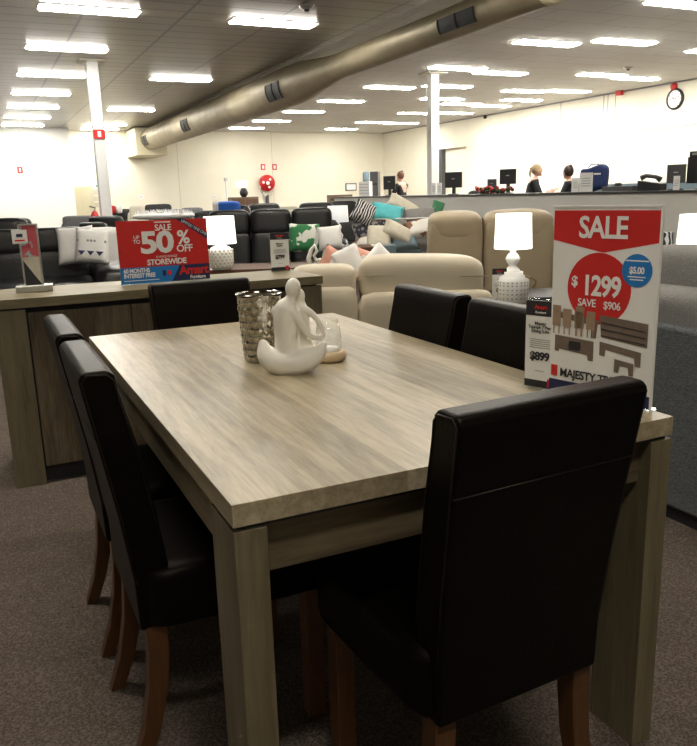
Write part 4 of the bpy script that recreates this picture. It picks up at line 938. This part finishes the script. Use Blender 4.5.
# ============================================================ PEOPLE
def skin_mesh(verts, edges, radii, name, root=0, sub=2):
    me = bpy.data.meshes.new(name); me.from_pydata(verts, edges, []); o = bpy.data.objects.new(name, me); COL.objects.link(o)
    md = o.modifiers.new('skin', 'SKIN'); md.use_smooth_shade = True
    for i, r in enumerate(radii):
        me.skin_vertices[0].data[i].radius = (r, r) if not isinstance(r, tuple) else r
        me.skin_vertices[0].data[i].use_root = (i == root)
    s = o.modifiers.new('s', 'SUBSURF'); s.levels = sub; s.render_levels = sub
    bpy.context.view_layer.update()
    out = bpy.data.meshes.new_from_object(o.evaluated_get(bpy.context.evaluated_depsgraph_get()))
    bpy.data.objects.remove(o); return out
def person(label, loc, rz, height, hands, hair, style, lean=0, headturn=0):
    """faces local -y, standing; hands = ((x,y,z) left, right) reach points in local metres"""
    t = thing('person', label, 'person', loc, rz); k = height/1.68
    Z = lambda z: z*k
    L = lambda z: -lean*max(0, z-.9)         # forward shift by height
    V_, E_, R_ = [], [], []
    def v(x, y, z, r, pa=None):
        V_.append((x, y, z)); R_.append(r); i = len(V_)-1
        if pa is not None: E_.append((pa, i))
        return i
    pel = v(0, L(.95), Z(.93), (.15, .11)); wa = v(0, L(1.08), Z(1.08), (.125, .095), pel); chs = v(0, L(1.27), Z(1.27), (.15, .11), wa); sh = v(0, L(1.37), Z(1.37), (.11, .085), chs)
    nk = v(0, L(1.44), Z(1.43), .052, sh); hd = v(0, L(1.5)-.015, Z(1.49), .05, nk)
    for s in (-1, 1):
        hp = v(s*.09, L(.9), Z(.86), .088, pel); kn = v(s*.10, -.01, Z(.48), .058, hp); an = v(s*.10, .02, Z(.08), .038, kn); v(s*.105, -.10, Z(.035), .036, an)
    for s, hpnt in zip((-1, 1), hands):
        S_ = Vector((s*.165*k, L(1.35), Z(1.355))); si = v(*S_, .05, sh); H = Vector(hpnt)
        mid_ = (S_+H)/2; ln = (H-S_).length; drop = math.sqrt(max(.0, .28**2-(ln/2)**2)) if ln < .56 else .01
        el = v(*(mid_+Vector((s*.05, .02, -drop))), .038, si); wr = v(*H, .026, el); dd = (H-Vector(V_[el])).normalized()
        pm = v(*(H+dd*.05), .034, wr); sd = dd.cross(Vector((0, 0, 1))).normalized()
        for q, (off, lnf) in enumerate(((-.026, .062), (-.009, .072), (.009, .068), (.026, .052))):
            f1 = v(*(H+dd*.085+sd*off), .009, pm); f2 = v(*(H+dd*(.085+lnf*.6)+sd*off+Vector((0, 0, -.006))), .008, f1); v(*(H+dd*(.085+lnf)+sd*off+Vector((0, 0, -.02))), .007, f2)
        th = v(*(H+dd*.03+sd*(-.04*s)), .011, wr); v(*(H+dd*.07+sd*(-.055*s)+Vector((0, 0, -.01))), .009, th)
    body = skin_mesh(V_, E_, R_, 'body'); bm = B(); bm.b.from_mesh(body)
    hc = Vector((0, L(1.5)-.02, Z(1.575))); mx = Matrix.Translation(hc) @ Matrix.Rotation(headturn, 4, 'Z')
    bm.sq((0, 0, 0), (.074, .092, .112), 2.2, 10, mx)
    bm.sq((0, -.092, -.012), (.012, .018, .022), 2, 4, mx); bm.sq((0, -.07, -.085), (.035, .03, .025), 2, 4, mx)
    for s in (-1, 1): bm.sq((s*.075, .005, -.01), (.01, .018, .03), 2, 4, mx)
    bm.build('body', 'skin', t, smooth=True)
    f = B(); [f.sq((s*.03, -.083, .012), (.012, .008, .007), 2, 3, mx) for s in (-1, 1)]; f.build('eyes', 'ink', t); B().sq((0, -.088, -.05), (.024, .008, .006), 2, 3, mx).build('mouth', 'redp', t)
    h = B(); h.sq((0, .022, .022), (.084, .090, .108), 2.2, 9, mx)
    if style == 'tail': h.sq((0, .115, .03), (.032, .035, .035), 2, 5, mx); h.tube([mx @ Vector(p_) for p_ in ((0, .12, .02), (0, .145, -.05), (0, .13, -.13))], [.028, .026, .010])
    if style == 'bun': h.sq((0, .07, .11), (.035, .035, .03), 2, 5, mx)
    h.build('hair', hair, t, smooth=True)
    # shirt and trousers: slightly larger shells that follow the body
    n0 = [i for i in range(4)]; SV = [V_[i] for i in n0]; SV.append(tuple(Vector(V_[3]).lerp(Vector(V_[4]), .55))); SE = [(0, 1), (1, 2), (2, 3), (3, 4)]; SR = [(.158, .118), (.138, .108), (.168, .126), (.150, .108), (.078, .075)]
    # arms begin after legs: indices 6.. legs 4 each => 14
    base = 14; per = 1+1+1+1+12+2
    for s in range(2):
        si = base+s*per; a0 = Vector(V_[si]); a1 = Vector(V_[si+1]); i0 = len(SV); SV += [tuple(a0), tuple(a0.lerp(a1, .85))]; SR += [.072, .056]; SE += [(3, i0), (i0, i0+1)]
    me = skin_mesh(SV, SE, SR, 'shirt'); link('shirt', me, 'shirt', t, True)
    TV = [V_[0]]; TE = []; TR = [(.16, .122)]
    for s in range(2):
        b0 = 6+s*4; i0 = len(TV); TV += [V_[b0], V_[b0+1], V_[b0+2]]; TR += [.098, .07, .055]; TE += [(0, i0), (i0, i0+1), (i0+1, i0+2)]
    me = skin_mesh(TV, TE, TR, 'trousers'); link('trousers', me, 'trouser', t, True)
    return t
person('person with tied blonde hair in a black shirt, back turned, behind the counter', (9.35, 11.12, 0), 1.0, 1.66, ((-.22, -.42, 1.14), (.20, -.45, 1.16)), 'blond', 'tail', .25, .15)
person('person with dark hair in a black shirt leaning over the desk beside the navy bag', (9.42, 9.80, 0), 3.6, 1.58, ((-.36, -.36, 1.10), (.22, -.40, 1.10)), 'dhair', 'bun', .3, -.5)
person('person with auburn hair in a black shirt at the far end behind the counter', (9.4, 16.1, 0), 3.6, 1.72, ((-.18, -.38, 1.10), (.20, -.40, 1.12)), 'bhair', 'bun', .1, -.2)
